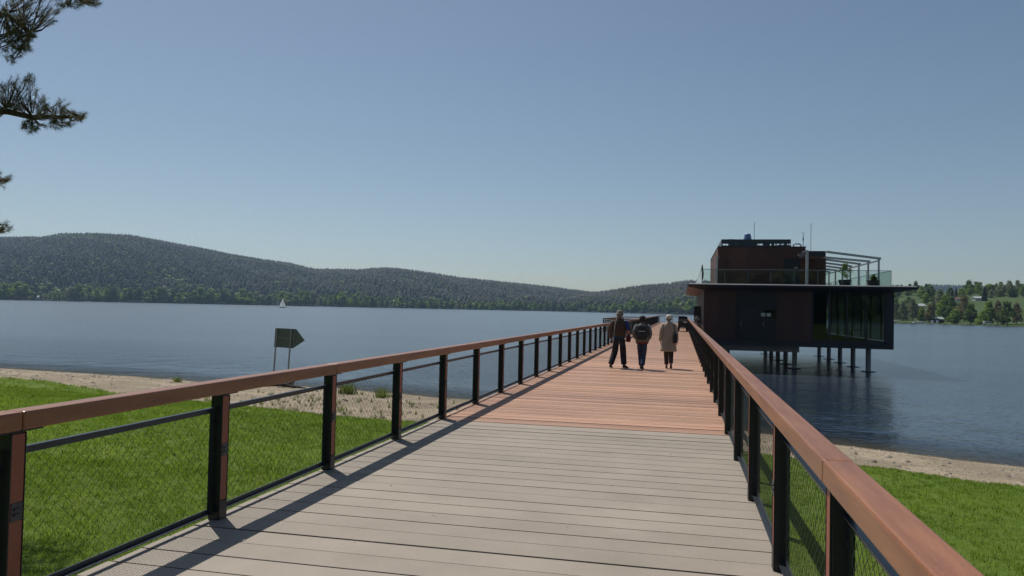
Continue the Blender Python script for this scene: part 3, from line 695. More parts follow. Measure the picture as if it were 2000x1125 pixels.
# railing across the far end and round the side landing
def plain_railing(name, label, pts):
    root = thing(name, label, 'railing', pts[0], 'pier railings')
    for a, b_ in zip(pts[:-1], pts[1:]):
        A = Vector(a); B = Vector(b_); L_ = (B-A).length; n_ = max(1, round(L_/1.94)); d = (B-A)/n_
        MB().bar(A + Vector((0,0,1.05)), B + Vector((0,0,1.05)), .12, .1).build('handrail', M['rail'], root)
        for q in range(n_+1):
            p = A + d*q; MB().box(p.x-.045, p.x+.045, p.y-.045, p.y+.045, p.z, p.z+.995).build('post', M['steel'], root)
        m = MB(); m.bar(A+Vector((0,0,.87)), B+Vector((0,0,.87)), .012, .04); m.bar(A+Vector((0,0,.08)), B+Vector((0,0,.08)), .012, .04); m.build('mesh_frame', M['bar'], root)
        ang = math.atan2(d.y, d.x) - pi/2
        for q in range(n_):
            o = np_mesh('wire_mesh', netV * np.array([1, (d.length-.12)/(SP-.19), 1]), netF, M['wire'], parent=root); p = A + d*(q) + d.normalized()*.06 - OFF[root.name]; o.location = (p.x, p.y, .1); o.rotation_euler.z = ang
plain_railing('end_railing', 'railing closing the far end of the pier', [(-3.5, YE-.1, 0), (.6, YE-.1, 0)])
landing = MB(); y = 62.
while y < 84: landing.box(-6.3, XL-.03, y, y+.13, -.04, 0, random.random()); y += .142
o = landing.build('landing', M['red_deck'], thing('side_landing', 'side landing platform joined to the left of the pier', 'platform', (-5, 62, 0)))
plain_railing('landing_railing', 'dark railing round the side landing left of the pier', [(-3.75, 62.1, 0), (-6.2, 62.1, 0), (-6.2, 83.9, 0), (-3.75, 83.9, 0)])

# ---------------------------------------------------------------- restaurant on stilts
BY = 54.0; B0 = (1.5, BY, 0)
bld = thing('pier_building', 'dark two storey building on stilts beside the pier, with flat overhanging roof', 'building', B0)
YK = 77.0; XA, XB_ = 1.52, 13.6; ZF, ZC = -.45, 3.28
# lower storey walls by panels
def front(nm, m, x0, x1, z0, z1, y=BY, th=.15): return MB().box(x0, x1, y, y+th, z0, z1).build(nm, m, bld)
PXW = lambda px, Y: (lambda u: Y/(cos(YAW)+u*sin(YAW))*(u*cos(YAW)-sin(YAW)))((px-1000)/F)
xd0, xd1, xg0 = PXW(1438, BY), PXW(1517, BY), PXW(1586, BY); xg1 = PXW(1732, BY)
b = MB()
def cladding(b, x0, x1, z0, z1, y, n):
    for q in range(n): b.box(x0+(x1-x0)*q/n, x0+(x1-x0)*(q+1)/n-.012, y + random.uniform(0, .006), y+.14, z0, z1, random.random())
    b.box(x0, x1, y+.03, y+.12, z0+.01, z1-.01, .2)
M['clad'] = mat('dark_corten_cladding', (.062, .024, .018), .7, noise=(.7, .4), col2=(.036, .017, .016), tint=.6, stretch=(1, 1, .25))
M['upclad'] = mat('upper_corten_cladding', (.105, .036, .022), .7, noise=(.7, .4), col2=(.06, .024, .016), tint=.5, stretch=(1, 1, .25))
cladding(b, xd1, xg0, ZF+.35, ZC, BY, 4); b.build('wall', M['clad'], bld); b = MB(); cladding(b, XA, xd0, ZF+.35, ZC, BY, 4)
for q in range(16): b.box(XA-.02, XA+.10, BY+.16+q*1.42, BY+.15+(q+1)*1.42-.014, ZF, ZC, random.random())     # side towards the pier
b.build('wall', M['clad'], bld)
front('service_wall', M['darkpanel'], xd0+.01, xd1-.01, ZF+.35, ZC, BY+.05)
for q in range(2):
    x0 = xd0 + .25 + q*1.45
    dr = MB().box(x0, x0+1.25, BY+.02, BY+.049, 0, 2.35).build('door', M['darkpanel'], bld)
    MB().box(x0+.2, x0+1.05, BY+.005, BY+.019, 1.45, 2.0).build('window', M['glass'] if q else M['slab'], dr)
    MB().box(x0+.08, x0+.12, BY-.04, BY+.019, .95, 1.15).build('handle', M['pale'], dr)
wx = PXW(1496, BY)
for q in (-.30, .06): MB().box(wx+q, wx+q+.28, BY-.004, BY+.004, 1.55, 1.78).build('pane', M['pale'], bld)  # opaque pale plates; the light showing in the small window is painted on
# floor, sill band and glazing
MB().box(XA, XB_, BY+.16, YK, ZF, -.02).build('floor_slab', M['darkpanel'], bld)
MB().box(XA, XB_, BY+.0, BY+.155, ZF, ZF+.34).build('sill_band', M['slab'], bld)
MB().box(XA+.4, 7.9, BY+1.0, YK-1, ZF-.42, ZF-.003).build('under_beam', M['concrete'], bld)
MB().box(XA+.12, XB_-.1, BY+.4, YK-.4, 0.0-.015, .01).build('floor', M['floor_in'], bld)
xs_ = [xg0, PXW(1618, BY), PXW(1650, BY), PXW(1663, BY), PXW(1688, BY), PXW(1698, BY), xg1]
fr = MB()
for x in (xg0+.06, PXW(1621, BY), PXW(1655, BY), PXW(1692, BY), xg1-.06): fr.box(x-.05, x+.05, BY+.0, BY+.12, .06, ZC)
fr.box(xg0+.12, xg1-.12, BY+.002, BY+.118, -.10, .058)
fr.build('window_frame', M['slab'], bld)
gl = MB().box(xg0+.02, xg1-.02, BY+.05, BY+.062, .06, ZC).build('window', M['glass'], bld)
MB().box(xg1+.005, XB_, BY+.0, BY+.5, ZF+.345, ZC).build('corner_column', M['slab'], bld)
sg = MB().box(XB_-.06, XB_-.045, BY+.52, YK-.3, .05, ZC).build('side_window', M['glass'], bld)
fr = MB()
for y in np.arange(BY+3, YK, 3): fr.box(XB_-.10, XB_-.02, y-.05, y+.05, .06, ZC)
fr.build('side_window_frame', M['slab'], bld)
MB().box(XA+.15, xg0-.3, BY+6, BY+6.15, .02, ZC).box(7.5, 7.65, BY+6.2, YK-.3, .02, ZC).build('inner_wall', M['wall_in'], bld)
MB().box(XA+.11, XB_-.2, YK-.5, YK-.38, .02, ZC).build('rear_wall', M['wall_in'], bld)
for q, (x, y) in enumerate(((9.3, BY+2), (11.8, BY+1.8), (10.6, BY+5))):
    tb = thing('dining_table', ['dining table behind the left window pane of the lower storey', 'dining table with white cloth behind the right window pane', 'dining table further inside the glazed room'][q], 'table', (x, y, 0.01))
    MB().box(x-.6, x+.6, y-.4, y+.4, .71, .75).build('tabletop', M['white'] if q == 1 else M['floor_in'], tb)
    for sx in (-.5, .5):
        for sy in (-.32, .32): MB().box(x+sx-.03, x+sx+.03, y+sy-.03, y+sy+.03, .01, .709).build('leg', M['black'], tb)
# roof slab with tapering overhang
zt = 3.70
def slabring(o0, o1, z): return [(XA-o0, BY-o1, z), (XB_+o0*1.0, BY-o1, z), (XB_+o0*1.0, YK+o1, z), (XA-o0, YK+o1, z)]
sb = MB(); sb.ring([slabring(0.02, .1, 3.285), slabring(1.12, 1.1, 3.50), slabring(1.15, 1.15, 3.64)], .5); sb.build('roof_slab', M['slab'], bld)
MB().ring([slabring(1.12, 1.10, 3.643), slabring(1.02, 1.0, zt)], .5).build('roof_edge', M['slabtop'], bld)
MB().add([(XA-1.10, BY-1.05, 3.49), (XA-.03, BY-.2, 3.275), (XA-.03, YK+.2, 3.275), (XA-1.10, YK+1.0, 3.49), (XA-1.10, BY-1.05, 3.485), (XA-.03, BY-.2, 3.27), (XA-.03, YK+.2, 3.27), (XA-1.10, YK+1.0, 3.485)],
         [(0,1,2,3),(4,5,6,7),(0,1,5,4),(2,3,7,6)]).build('soffit', M['soffit'], bld)
# upper storey
YU = 58.5; U0, U1 = 2.6, PXW(1573, YU); YU2 = 73.5; ZU = EYE + 128.5*(YU/(cos(YAW)+.2706*sin(YAW)))/F
b = MB(); cladding(b, U0, U1, zt, ZU, YU, 9)
for q in range(10): b.box(U0-.005, U0+.13, YU+.145+q*1.5, YU+.145+(q+1)*1.5-.012, zt, ZU, random.random())
b.box(U0+.14, U1-.01, YU2-.12, YU2, zt, ZU, .4); b.box(U1-.13, U1-.005, YU+.145, YU2-.13, zt, ZU-.01, .5)
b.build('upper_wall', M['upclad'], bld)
MB().box(U0-.03, U1+.03, YU-.03, YU2+.03, ZU+.002, ZU+.07).build('upper_roof', M['slab'], bld)
U2 = PXW(1613, YU+.6)
b = MB(); b.box(U1+.01, U2, YU+.6, YU2-1, zt, 6.0, .35); b.build('upper_wing_wall', M['upclad'], bld)
dx = PXW(1546, YU)
d = MB().box(dx-.55, dx+.55, YU-.03, YU-.002, zt+.01, zt+2.1).build('door', M['darkpanel'], bld); MB().box(dx-.45, dx-.41, YU-.07, YU-.031, zt+.95, zt+1.1).build('handle', M['pale'], d)
def ztY(px, py, Y): return EYE - (py - hor(px)) * (Y/(cos(YAW)+(px-1000)/F*sin(YAW))) / F
x, z = PXW(1554, YU), ztY(1554, 523, YU); MB().box(x-.1, x+.1, YU-.14, YU-.035, z-.04, z+.05).build('wall_lamp', M['pale'], bld)
x, z = PXW(1421, YU), ztY(1421, 514, YU); c = MB().box(x-.16, x-.05, YU-.18, YU-.01, z-.06, z+.06).path([(x+.1, YU-.01, z+.1), (x+.16, YU-.25, z+.02)], .05, 8); c.build('security_camera', M['black'], bld)
x, z = PXW(1401, YU), ztY(1401, 503, YU); MB().box(x-.2, x+.12, YU-.3, YU-.01, z-.04, z+.04).build('wall_lamp', M['pale'], bld)
MB().box(U0-.13, U0-.02, YU-.02, YU+.10, zt, z-.05).build('downpipe', M['pale'], bld)
# roof plant screen
YS = YU + 1.0; s0, s1 = PXW(1408, YS), PXW(1544, YS); zb, zs = ZU+.07, ztY(1470, 467, YS)
b = MB(); b.box(s0, s1, YS, YS+.03, zb + (zs-zb)*.45, zs); b.box(s0, s0+.03, YS+.031, YU2-1, zb+(zs-zb)*.3, zs)
x = s0
while x < s1: b.box(x, x+random.choice((.04, .04, .10, .22, .3)), YS+.032, YS+.05, zb, zs-.05); x += .30
b.box(s0, s1, YS+.055, YS+.075, zb, zb+(zs-zb)*.25); b.build('plant_screen', M['bar'], bld)
for q, px in enumerate((1427, 1441, 1485, 1519, 1530)):
    x = PXW(px, YS+1.5); h_ = (.75, .5, .3, .3, .35)[q]; w_ = (.22, .5, .35, .35, .5)[q]
    MB().box(x-w_, x+w_, YS+1.2, YS+2, zb, zb+h_).build('roof_unit', M['white'] if q > 1 else M['greymetal'], bld, bevel=.03)
x = PXW(1459, YS+1); z0, z1 = zb, ztY(1459, 457, YS+1)
MB().loft([(x, YS+1, z0, .33, .33), (x, YS+1, zs-.02, .33, .33), (x, YS+1, z1, .22, .22), (x, YS+1, z1+.02, .2, .2)], 18).build('chimney', M['zinc'], bld, smooth=False)
x = PXW(1472, YS+1); MB().path([(x, YS+1, zb), (x, YS+1, ztY(1472, 434, YS+1))], .018, 6).build('antenna', M['greymetal'], bld)
x = PXW(1583, YU+1); MB().path([(x, YU+1, 6.0), (x, YU+1, ztY(1583, 435, YU+1))], .018, 6).build('antenna', M['greymetal'], bld)
x = PXW(1568, YU+1); z = ztY(1568, 456, YU+1); MB().path([(x, YU+1, zb), (x, YU+1, z)], [.03, .02], 6).path([(x-.13, YU+1, z+.1), (x, YU+1, z), (x+.13, YU+1, z+.1)], .02, 5).path([(x, YU+1, z-.5), (x, YU+1, z-.3)], .05, 8).build('wind_gauge', M['greymetal'], bld)
x0, x1 = PXW(1549, YU+.6), PXW(1564, YU+.6); z = ztY(1555, 476, YU+.6)
MB().path([(x0, YU+.6, zb), (x0, YU+.6, z-.08), (x0+.08, YU+.6, z), (x1-.12, YU+.6, z), (x1-.02, YU+.6, z-.1), (x1, YU+.6, zb)], .05, 8).build('roof_pipe', M['greymetal'], bld, smooth=True)
# canopy and pergola of the roof terrace
YT = 55.2
cx0, cx1 = PXW(1571, YT), PXW(1613, YT); z0 = ztY(1590, 489, YT)
MB().box(cx0+.05, cx1, YT+.1, YU2-2, z0-.38, z0-.02).build('canopy', M['slab'], bld)
MB().box(cx0+.1, cx1-.05, YT+.15, YU2-2.1, z0-.42, z0-.385).build('canopy_soffit', M['soffit'], bld)
x = PXW(1576, YT); MB().box(x-.08, x+.08, YT-.1, YT+.06, zt, z0+.02).build('canopy_column', M['pale'], bld)
MB().bar((x-.35, YT-.02, z0-.12), (x-.08, YT-.02, z0-.0), .1, .08).build('lamp_arm', M['pale'], bld)
per = thing('pergola', 'steel pergola with sloping beams over the right end of the roof terrace', 'pergola', (13, YT, zt))
xa, xb = cx1+.01, PXW(1718, YT); za, zb_ = ztY(1613, 491.5, YT), ztY(1720, 505, YT)
for q in range(8):
    y = YT + q*2.95
    MB().bar((xa-(.0 if q == 0 else 1.4 if y < YU+.4 else 0), y, za + (0 if q == 0 else 0)), (xb+.08, y, zb_), .11, .15).build('beam', M['pale'], per)
for q in range(8):
    y = YT + .0 + q*2.95; MB().box(xb-.12, xb, y-.055, y+.055, zt, zb_-.03).build('post', M['pale'], per)
MB().box(xb-.11, xb-.01, YT+.12, YT+20.6, zb_-.17, zb_-.09).build('edge_beam', M['greymetal'], per)
# glass balustrade round the terrace
bal = thing('glass_balustrade', 'glass balustrade with thin rail round the roof terrace', 'balustrade', (XA, BY, zt))
gx0, gx1, gy0 = PXW(1371, BY-.5), PXW(1741, BY-.5), BY-.5
zg = zt + .98
m = MB(); m.box(gx0, gx1, gy0, gy0+.015, zt+.01, zg); m.build('front_panel', M['rglass'], bal)
MB().box(gx1-.015, gx1, gy0+.02, YK, zt+.01, zg).build('side_panel', M['rglass'], bal)
MB().box(gx0, gx0+.015, gy0+.02, YK, zt+.01, zg).build('side_panel', M['rglass'], bal)
MB().box(gx0-.01, gx1+.01, gy0-.01, gy0+.03, zg+.001, zg+.035).box(gx1-.03, gx1+.01, gy0+.031, YK, zg+.001, zg+.035).box(gx0-.01, gx0+.03, gy0+.031, YK, zg+.001, zg+.035).build('top_rail', M['greymetal'], bal)
for x in list(np.linspace(gx0, gx1, 9)): MB().box(x-.015, x+.015, gy0+.018, gy0+.04, zt, zg).build('clamp_post', M['greymetal'], bal)
for y in np.arange(gy0+3, YK, 3.): MB().box(gx1-.045, gx1-.017, y-.02, y+.02, zt, zg).build('clamp_post', M['greymetal'], bal)
# terrace plants
def pot_plant(px, Y, H, label):
    x = PXW(px, Y); t = thing('potted_shrub', label, 'plant', (x, Y, zt))
    MB().loft([(x, Y, zt+.005, .32, .32), (x, Y, zt+.42, .42, .42)], 14).build('pot', M['black'], t)
    me = crown_mesh('foliage', M['leafB'], H, H*.8, 12, 420, .05, z0=.25, seed=px, open_=1.0)
    c = bpy.data.objects.new('foliage', me); COL.objects.link(c); c.parent = t; c.location = (0, 0, .2)
pot_plant(1650, BY+.6, 1.35, 'bushy shrub in a dark pot on the terrace, left of the front pergola posts')
pot_plant(1706, BY+.9, .7, 'low shrub in a dark pot beside the front pergola post')
# folded parasol at left end of terrace
x = PXW(1370, 64); t = thing('folded_parasol', 'dark folded parasol leaning at the left end of the roof terrace', 'parasol', (x, 64, zt))
MB().path([(x, 64, zt), (x+.05, 64, zt+1.9)], .025, 6).build('pole', M['greymetal'], t)
MB().loft([(x+.02, 64, zt+.7, .10, .10), (x+.03, 64, zt+1.2, .15, .15), (x+.05, 64, zt+1.95, .03, .03)], 10).build('canopy', M['black'], t)
MB().loft([(x, 64, zt+.0, .25, .25), (x, 64, zt+.08, .2, .2)], 12).build('base', M['concrete'], t)
# stilts
pil = None; SX = [12.55, 7.85, 3.3]
for j, x in enumerate(SX):
    for q in range(5):
        y = 56.2 + .6*j + q*4.75
        if pil is None:
            pil = MB().path([(0, 0, -7), (0, 0, ZF-.004)], .17, 18).build('stilt', M['concrete'], bld, base=(x, y, 0))
            MB().loft([(x, y, ZW+.0, .47, .47), (x, y, ZW+.035, .47, .47)], 18).build('ice_collar', M['slab'], pil)
        else:
            c = copy_tree(pil, bld); c.location = Vector((x, y, 0)) - OFF[bld.name]
# entrance block and pale shrub at the side facing the pier
t = thing('entrance_screen', 'dark boxy windbreak at the pier side entrance of the building', 'screen', (1.2, 60, 0))
MB().box(.98, 1.47, 60, 60.12, 0.02, 2.2).build('panel', M['darkpanel'], t); MB().box(.93, .979, 59.97, 60.15, 0.02, 2.23).build('frame', M['steel'], t)

# ---------------------------------------------------------------- people
def skin_obj(name, nodes, edges, m, parent, extra=None, sub=2):
    """nodes: {key: (x,y,z,rx,ry)} ; grown with the Skin modifier and applied"""
    keys = list(nodes); bm = bmesh.new(); ly = bm.verts.layers.skin.verify(); vs = {}
    for i, k_ in enumerate(keys):
        x, y, z, rx, ry = nodes[k_]; v = bm.verts.new((x, y, z)); v[ly].radius = (rx, ry); v[ly].use_root = (i == 0); vs[k_] = v
    for a, b_ in edges: bm.edges.new((vs[a], vs[b_]))
    me = bpy.data.meshes.new('tmp'); bm.to_mesh(me); bm.free()
    o = bpy.data.objects.new('tmp', me); COL.objects.link(o)
    sk = o.modifiers.new('s', 'SKIN'); sk.use_smooth_shade = True; sk.branch_smoothing = .4
    sb = o.modifiers.new('u', 'SUBSURF'); sb.levels = sub; sb.render_levels = sub
    dg = bpy.context.evaluated_depsgraph_get(); ev = o.evaluated_get(dg); nm = bpy.data.meshes.new_from_object(ev)
    bpy.data.objects.remove(o)
    if extra is not None:
        bm = bmesh.new(); bm.from_mesh(nm); me2 = bpy.data.meshes.new('x'); me2.from_pydata(extra.V, [], extra.Fc); bm.from_mesh(me2); bm.to_mesh(nm); bm.free()
    nm.name = name; nm.materials.clear(); nm.materials.append(m); nm.shade_smooth()
    ob = bpy.data.objects.new(name, nm); COL.objects.link(ob); ob.parent = parent; OFF[ob.name] = OFF[parent.name]
    return ob
def hand(mb, wr, d, side, curl=.5, r=.0085):
    """five fingers leaving a palm that starts at the wrist and points along d"""
    wr = Vector(wr); d = Vector(d).normalized(); inn = Vector((-side, 0, 0)); inn = (inn - d*inn.dot(d)).normalized(); acr = d.cross(inn).normalized()
    pe = wr + d*.085
    rings = []
    for t_, w_, h_ in ((0, .024, .02), (.3, .034, .017), (.8, .040, .014), (1, .036, .012)):
        p = wr + (pe - wr)*t_; rings.append([p + acr*w_*cos(a) + inn*h_*sin(a) for a in [2*pi*k/10 for k in range(10)]])
    mb.ring(rings)
    for i, (o_, L_) in enumerate(((-.028, .062), (-.01, .075), (.010, .080), (.028, .072))):
        a = pe + acr*o_ - d*.006; q = [a]; ang = 0
        for sg in (.45, .32, .23):
            ang += curl * (.6 + .12*i); a = a + (d*cos(ang) + inn*sin(ang)) * L_*sg; q.append(a)
        mb.path(q, [r, r*.95, r*.85, r*.6], 6)
    f = acr if acr.y > 0 else -acr
    a = wr + d*.03 + f*.030; mb.path([a - f*.012, a + (d*.7+f*.6)*.03, a + (d*.95+f*.4+inn*.3)*.055], [.011, .010, .007], 6)
PM = {'skin': mat('skin', (.42, .21, .14), .55), 'navy': mat('navy_trousers', (.012, .015, .028), .85, noise=(9, .3)), 'shoe': mat('black_shoe', (.012, .012, .012), .5),
      'vest': mat('olive_brown_vest', (.070, .048, .036), .9, noise=(7, .4)), 'blue': mat('blue_shirt', (.025, .045, .19), .85, noise=(9, .2)), 'teal': mat('teal_shirt', (.02, .05, .09), .85),
      'sleeve': mat('grey_brown_sleeve', (.115, .085, .072), .9, noise=(22, .5)), 'hat': mat('stone_hat', (.24, .22, .17), .9, noise=(12, .25)), 'hair': mat('grey_hair', (.22, .20, .18), .8, noise=(30, .4)),
      'wine': mat('wine_red_cloth', (.075, .010, .014), .85), 'strap': mat('pale_strap', (.30, .27, .24), .8), 'jacket': mat('grey_jacket', (.15, .16, .165), .85, noise=(8, .3)), 'cap': mat('dark_cap', (.012, .015, .025), .8),
      'jeans': mat('blue_jeans', (.03, .045, .10), .85, noise=(12, .3)), 'pack': mat('dark_backpack', (.013, .016, .024), .7, noise=(6, .3)), 'reflect': mat('reflective_tape', (.5, .52, .53), .4),
      'redhem': mat('red_shirt_hem', (.14, .03, .025), .85), 'coat': mat('beige_coat', (.37, .315, .25), .85, noise=(5, .14)), 'cream': mat('cream_hat', (.58, .55, .48), .9, noise=(25, .15)),
      'brown': mat('brown_trousers', (.05, .033, .03), .85), 'boot': mat('brown_shoe', (.06, .035, .028), .6), 'eye': mat('eye', (.02, .015, .012), .3), 'lip': mat('lips', (.28, .08, .07), .5)}
def person(label, loc, H, rz, legs, arms, build=1.0, turn=0.0):
    """legs: {side: (knee, ankle, toe)} arms: {side: (shoulder, elbow, wrist)} in a 1.72 m frame facing +y"""
    t = thing('person', label, 'person', loc, rz=rz); k_ = H/1.72; t.scale = (k_, k_, k_)
    OFF[t.name] = Vector((0, 0, 0))
    w_ = build
    N_ = {'pelvis': (0, 0, .95, .13*w_, .10), 'belly': (0, 0, 1.10, .115*w_, .09), 'chest': (0, -.005, 1.29, .14*w_, .10), 'nb': (0, -.005, 1.44, .06, .055), 'neck': (0, .012, 1.50, .05, .05),
          'jaw': (0, .03, 1.555, .058, .066), 'head': (0, .022, 1.625, .078, .092), 'crown': (0, .012, 1.69, .058, .068)}
    E = [('pelvis', 'belly'), ('belly', 'chest'), ('chest', 'nb'), ('nb', 'neck'), ('neck', 'jaw'), ('jaw', 'head'), ('head', 'crown')]
    ex = MB()
    for s in (-1, 1):
        kn, an, to = legs[s]; sh, el, wr = arms[s]
        N_['hip%d' % s] = (s*.09, 0, .90, .085*w_, .09); N_['kn%d' % s] = (*kn, .052, .055); N_['an%d' % s] = (*an, .032, .038); N_['to%d' % s] = (*to, .034, .022)
        N_['sh%d' % s] = (*sh, .052, .052); N_['el%d' % s] = (*el, .036, .036); N_['wr%d' % s] = (*wr, .022, .024)
        E += [('pelvis', 'hip%d' % s), ('hip%d' % s, 'kn%d' % s), ('kn%d' % s, 'an%d' % s), ('an%d' % s, 'to%d' % s), ('chest', 'sh%d' % s), ('sh%d' % s, 'el%d' % s), ('el%d' % s, 'wr%d' % s)]
        d = Vector(wr) - Vector(el); hand(ex, Vector(wr) - d.normalized()*.01, d, s)
        ex.loft([(s*.084, .012, 1.585, .006, .012), (s*.093, .006, 1.61, .010, .02), (s*.092, .004, 1.64, .009, .018), (s*.086, .008, 1.655, .005, .01)], 8)
    ex.loft([(0, .118, 1.588, .016, .014), (0, .118, 1.60, .014, .016), (0, .105, 1.64, .008, .010)], 8)
    b_ = skin_obj('body', N_, E, PM['skin'], t, ex)
    for s in (-1, 1): MB().loft([(s*.032, .098, 1.632, .005, .004), (s*.032, .100, 1.638, .012, .007), (s*.032, .098, 1.644, .005, .004)], 8).build('eye', PM['eye'], t)
    MB().loft([(0, .095, 1.556, .01, .006), (0, .098, 1.563, .024, .010), (0, .095, 1.57, .01, .006)], 8).build('mouth', PM['lip'], t)
    return t
def legwear(t, legs, m, w_=1.0, wid=1.0, name='trousers', hem=.06, top=1.0):
    N_ = {'p': (0, 0, .97, .135*w_, .105), 'w': (0, 0, top + .06, .125*w_, .10)}; E = [('p', 'w')]
    for s in (-1, 1):
        kn, an, to = legs[s]; d = (Vector(kn) - Vector(an)).normalized(); a = Vector(an) + d*hem
        N_['h%d' % s] = (s*.092, 0, .88, .092*w_, .10); N_['k%d' % s] = (*kn, .072*wid, .078*wid); N_['a%d' % s] = (*a, .062*wid, .068*wid); N_['b%d' % s] = (*(Vector(an) + d*(hem-.05)), .063*wid, .070*wid)
        E += [('p', 'h%d' % s), ('h%d' % s, 'k%d' % s), ('k%d' % s, 'a%d' % s), ('a%d' % s, 'b%d' % s)]
    return skin_obj(name, N_, E, m, t)
def shoes(t, legs, m):
    for s in (-1, 1):
        kn, an, to = legs[s]; a = Vector(an); b_ = Vector(to); d = (b_ - a); fl = Vector((d.x, d.y, 0)).normalized(); sd = Vector((fl.y, -fl.x, 0)); pit = d.z
        low = min(a.z - .085, b_.z - .03); mb = MB(); rings = []
        for f, wd, h_ in ((-.3, .028, .06), (-.22, .036, .085), (0, .040, .10), (.5, .044, .065), (.9, .047, .045), (1.15, .036, .035), (1.28, .018, .02)):
            c = a + fl * (b_ - a).dot(fl) * f; zb_ = (a.z - .078)*(1-max(0, f)) + (b_.z - .028)*max(0, f)
            rings.append([c + sd*wd*cos(q)*(1 if sin(q) < 0 else .85) + Vector((0, 0, zb_ - c.z + h_*(.5+.5*sin(q)))) for q in [2*pi*k_/12 for k_ in range(12)]])
        mb.ring(rings); mb.build('shoe', m, t, smooth=True)
def sleeve(pts, rad): return MB().path(pts, rad, 12)
# the man in the hat
L1 = {-1: ((-.14, .10, .50), (-.24, -.10, .10), (-.23, .06, .035)), 1: ((.10, .14, .50), (.14, .10, .085), (.23, .22, .03))}
A1 = {-1: ((-.19, -.01, 1.40), (-.30, -.04, 1.13), (-.27, .10, .90)), 1: ((.19, -.01, 1.40), (.27, -.04, 1.13), (.25, .16, 1.02))}
p = person('man in pale bucket hat, brown vest and blue short sleeves, leftmost of the three walkers', (-1.81, 22.95, 0), 1.70, R(-4), L1, A1, 1.12)
legwear(p, L1, PM['navy'], 1.2, 1.35); shoes(p, L1, PM['shoe'])
MB().loft([(0, 0, .92, .195, .145), (0, 0, 1.0, .19, .14), (0, 0, 1.1, .18, .13)], 20).build('shirt_hem', PM['teal'], p, smooth=True)
MB().loft([(0, -.005, .99, .200, .150), (0, -.01, 1.1, .198, .150), (0, -.01, 1.25, .205, .145), (0, -.01, 1.38, .205, .125), (0, -.01, 1.45, .15, .095), (0, 0, 1.51, .078, .075)], 24).build('vest', PM['vest'], p, smooth=True)
sleeve([(.16, -.01, 1.42), (.21, -.01, 1.38), (.25, -.03, 1.25), (.275, -.04, 1.15)], [.06, .072, .066, .07]).build('blue_sleeve', PM['blue'], p, smooth=True)
sleeve([(-.15, -.01, 1.42), (-.21, -.01, 1.38), (-.27, -.03, 1.25), (-.30, -.04, 1.12), (-.285, .04, 1.0), (-.272, .09, .92)], [.06, .075, .068, .062, .058, .056]).build('long_sleeve', PM['sleeve'], p, smooth=True)
MB().path([(-.10, -.135, 1.40), (-.115, -.165, 1.25), (-.13, -.168, 1.1), (-.135, -.162, 1.0)], .012, 6).build('strap', PM['strap'], p)
MB().loft([(0, .0, 1.535, .075, .075), (0, .010, 1.585, .090, .100), (0, .012, 1.62, .092, .105), (0, .005, 1.66, .075, .088)], 20).build('hair', PM['hair'], p, smooth=True)
MB().loft([(0, .015, 1.632, .135, .150), (0, .015, 1.640, .134, .149), (0, .012, 1.665, .103, .118), (0, .01, 1.71, .098, .112), (0, .008, 1.745, .085, .098), (0, .008, 1.755, .05, .06)], 24).build('hat', PM['hat'], p, smooth=True)
b0 = (-1.55, 23.05, .86); t = thing('folded_jacket', 'wine red jacket held at the right side of the man in the hat', 'jacket', b0, rz=0)
MB().loft([(0, 0, -.07, .06, .11), (.005, 0, 0, .075, .13), (0, 0, .1, .07, .12), (-.01, 0, .17, .05, .10)], 14).build('cloth', PM['wine'], t, base=b0, smooth=True)
# the walker with the backpack
L2 = {-1: ((-.06, .10, .50), (-.035, .16, .085), (-.05, .31, .03)), 1: ((.06, .0, .50), (.03, -.18, .12), (.035, -.06, .035))}
A2 = {-1: ((-.165, 0, 1.40), (-.25, -.07, 1.15), (-.21, .10, 1.0)), 1: ((.165, 0, 1.40), (.25, -.07, 1.15), (.22, .08, .98))}
p = person('walker in dark cap and grey jacket with a backpack, middle one of the three walkers', (-1.13, 22.9, 0), 1.58, 0, L2, A2, 1.0)
legwear(p, L2, PM['jeans'], 1.15, 1.12); shoes(p, L2, PM['shoe'])
MB().loft([(0, 0, .82, .200, .155), (0, 0, .90, .195, .15), (0, 0, 1.0, .19, .14)], 20).build('shirt_hem', PM['redhem'], p, smooth=True)
b_ = MB().loft([(0, 0, .88, .218, .168), (0, 0, 1.0, .215, .165), (0, 0, 1.2, .205, .15), (0, -.01, 1.36, .195, .13), (0, -.01, 1.43, .14, .10), (0, 0, 1.48, .07, .07)], 24)
for s in (-1, 1): b_.path([(s*.14, 0, 1.41), (s*.19, -.01, 1.37), (s*.235, -.05, 1.25), (s*.262, -.07, 1.14), (s*.24, .02, 1.05), (s*.222, .08, 1.0)], [.065, .078, .072, .066, .058, .055], 12)
b_.build('jacket', PM['jacket'], p, smooth=True)
MB().loft([(0, .01, 1.53, .082, .085), (0, .008, 1.58, .092, .102), (0, .005, 1.63, .093, .105), (0, 0, 1.67, .08, .09)], 20).build('hair', PM['cap'], p, smooth=True)
MB().loft([(0, .01, 1.635, .100, .113), (0, .01, 1.68, .096, .108), (0, .01, 1.72, .075, .085), (0, .01, 1.735, .04, .05)], 20).ring([[(-.07, .09, 1.64), (.07, .09, 1.64), (.07, .09, 1.65), (-.07, .09, 1.65)], [(-.045, .18, 1.63), (.045, .18, 1.63), (.045, .18, 1.638), (-.045, .18, 1.638)]]).build('cap', PM['cap'], p, smooth=True)
b0 = (-1.13, 22.66, .90); t = thing('backpack', 'dark backpack with a pale reflective band on the middle walker', 'backpack', b0)
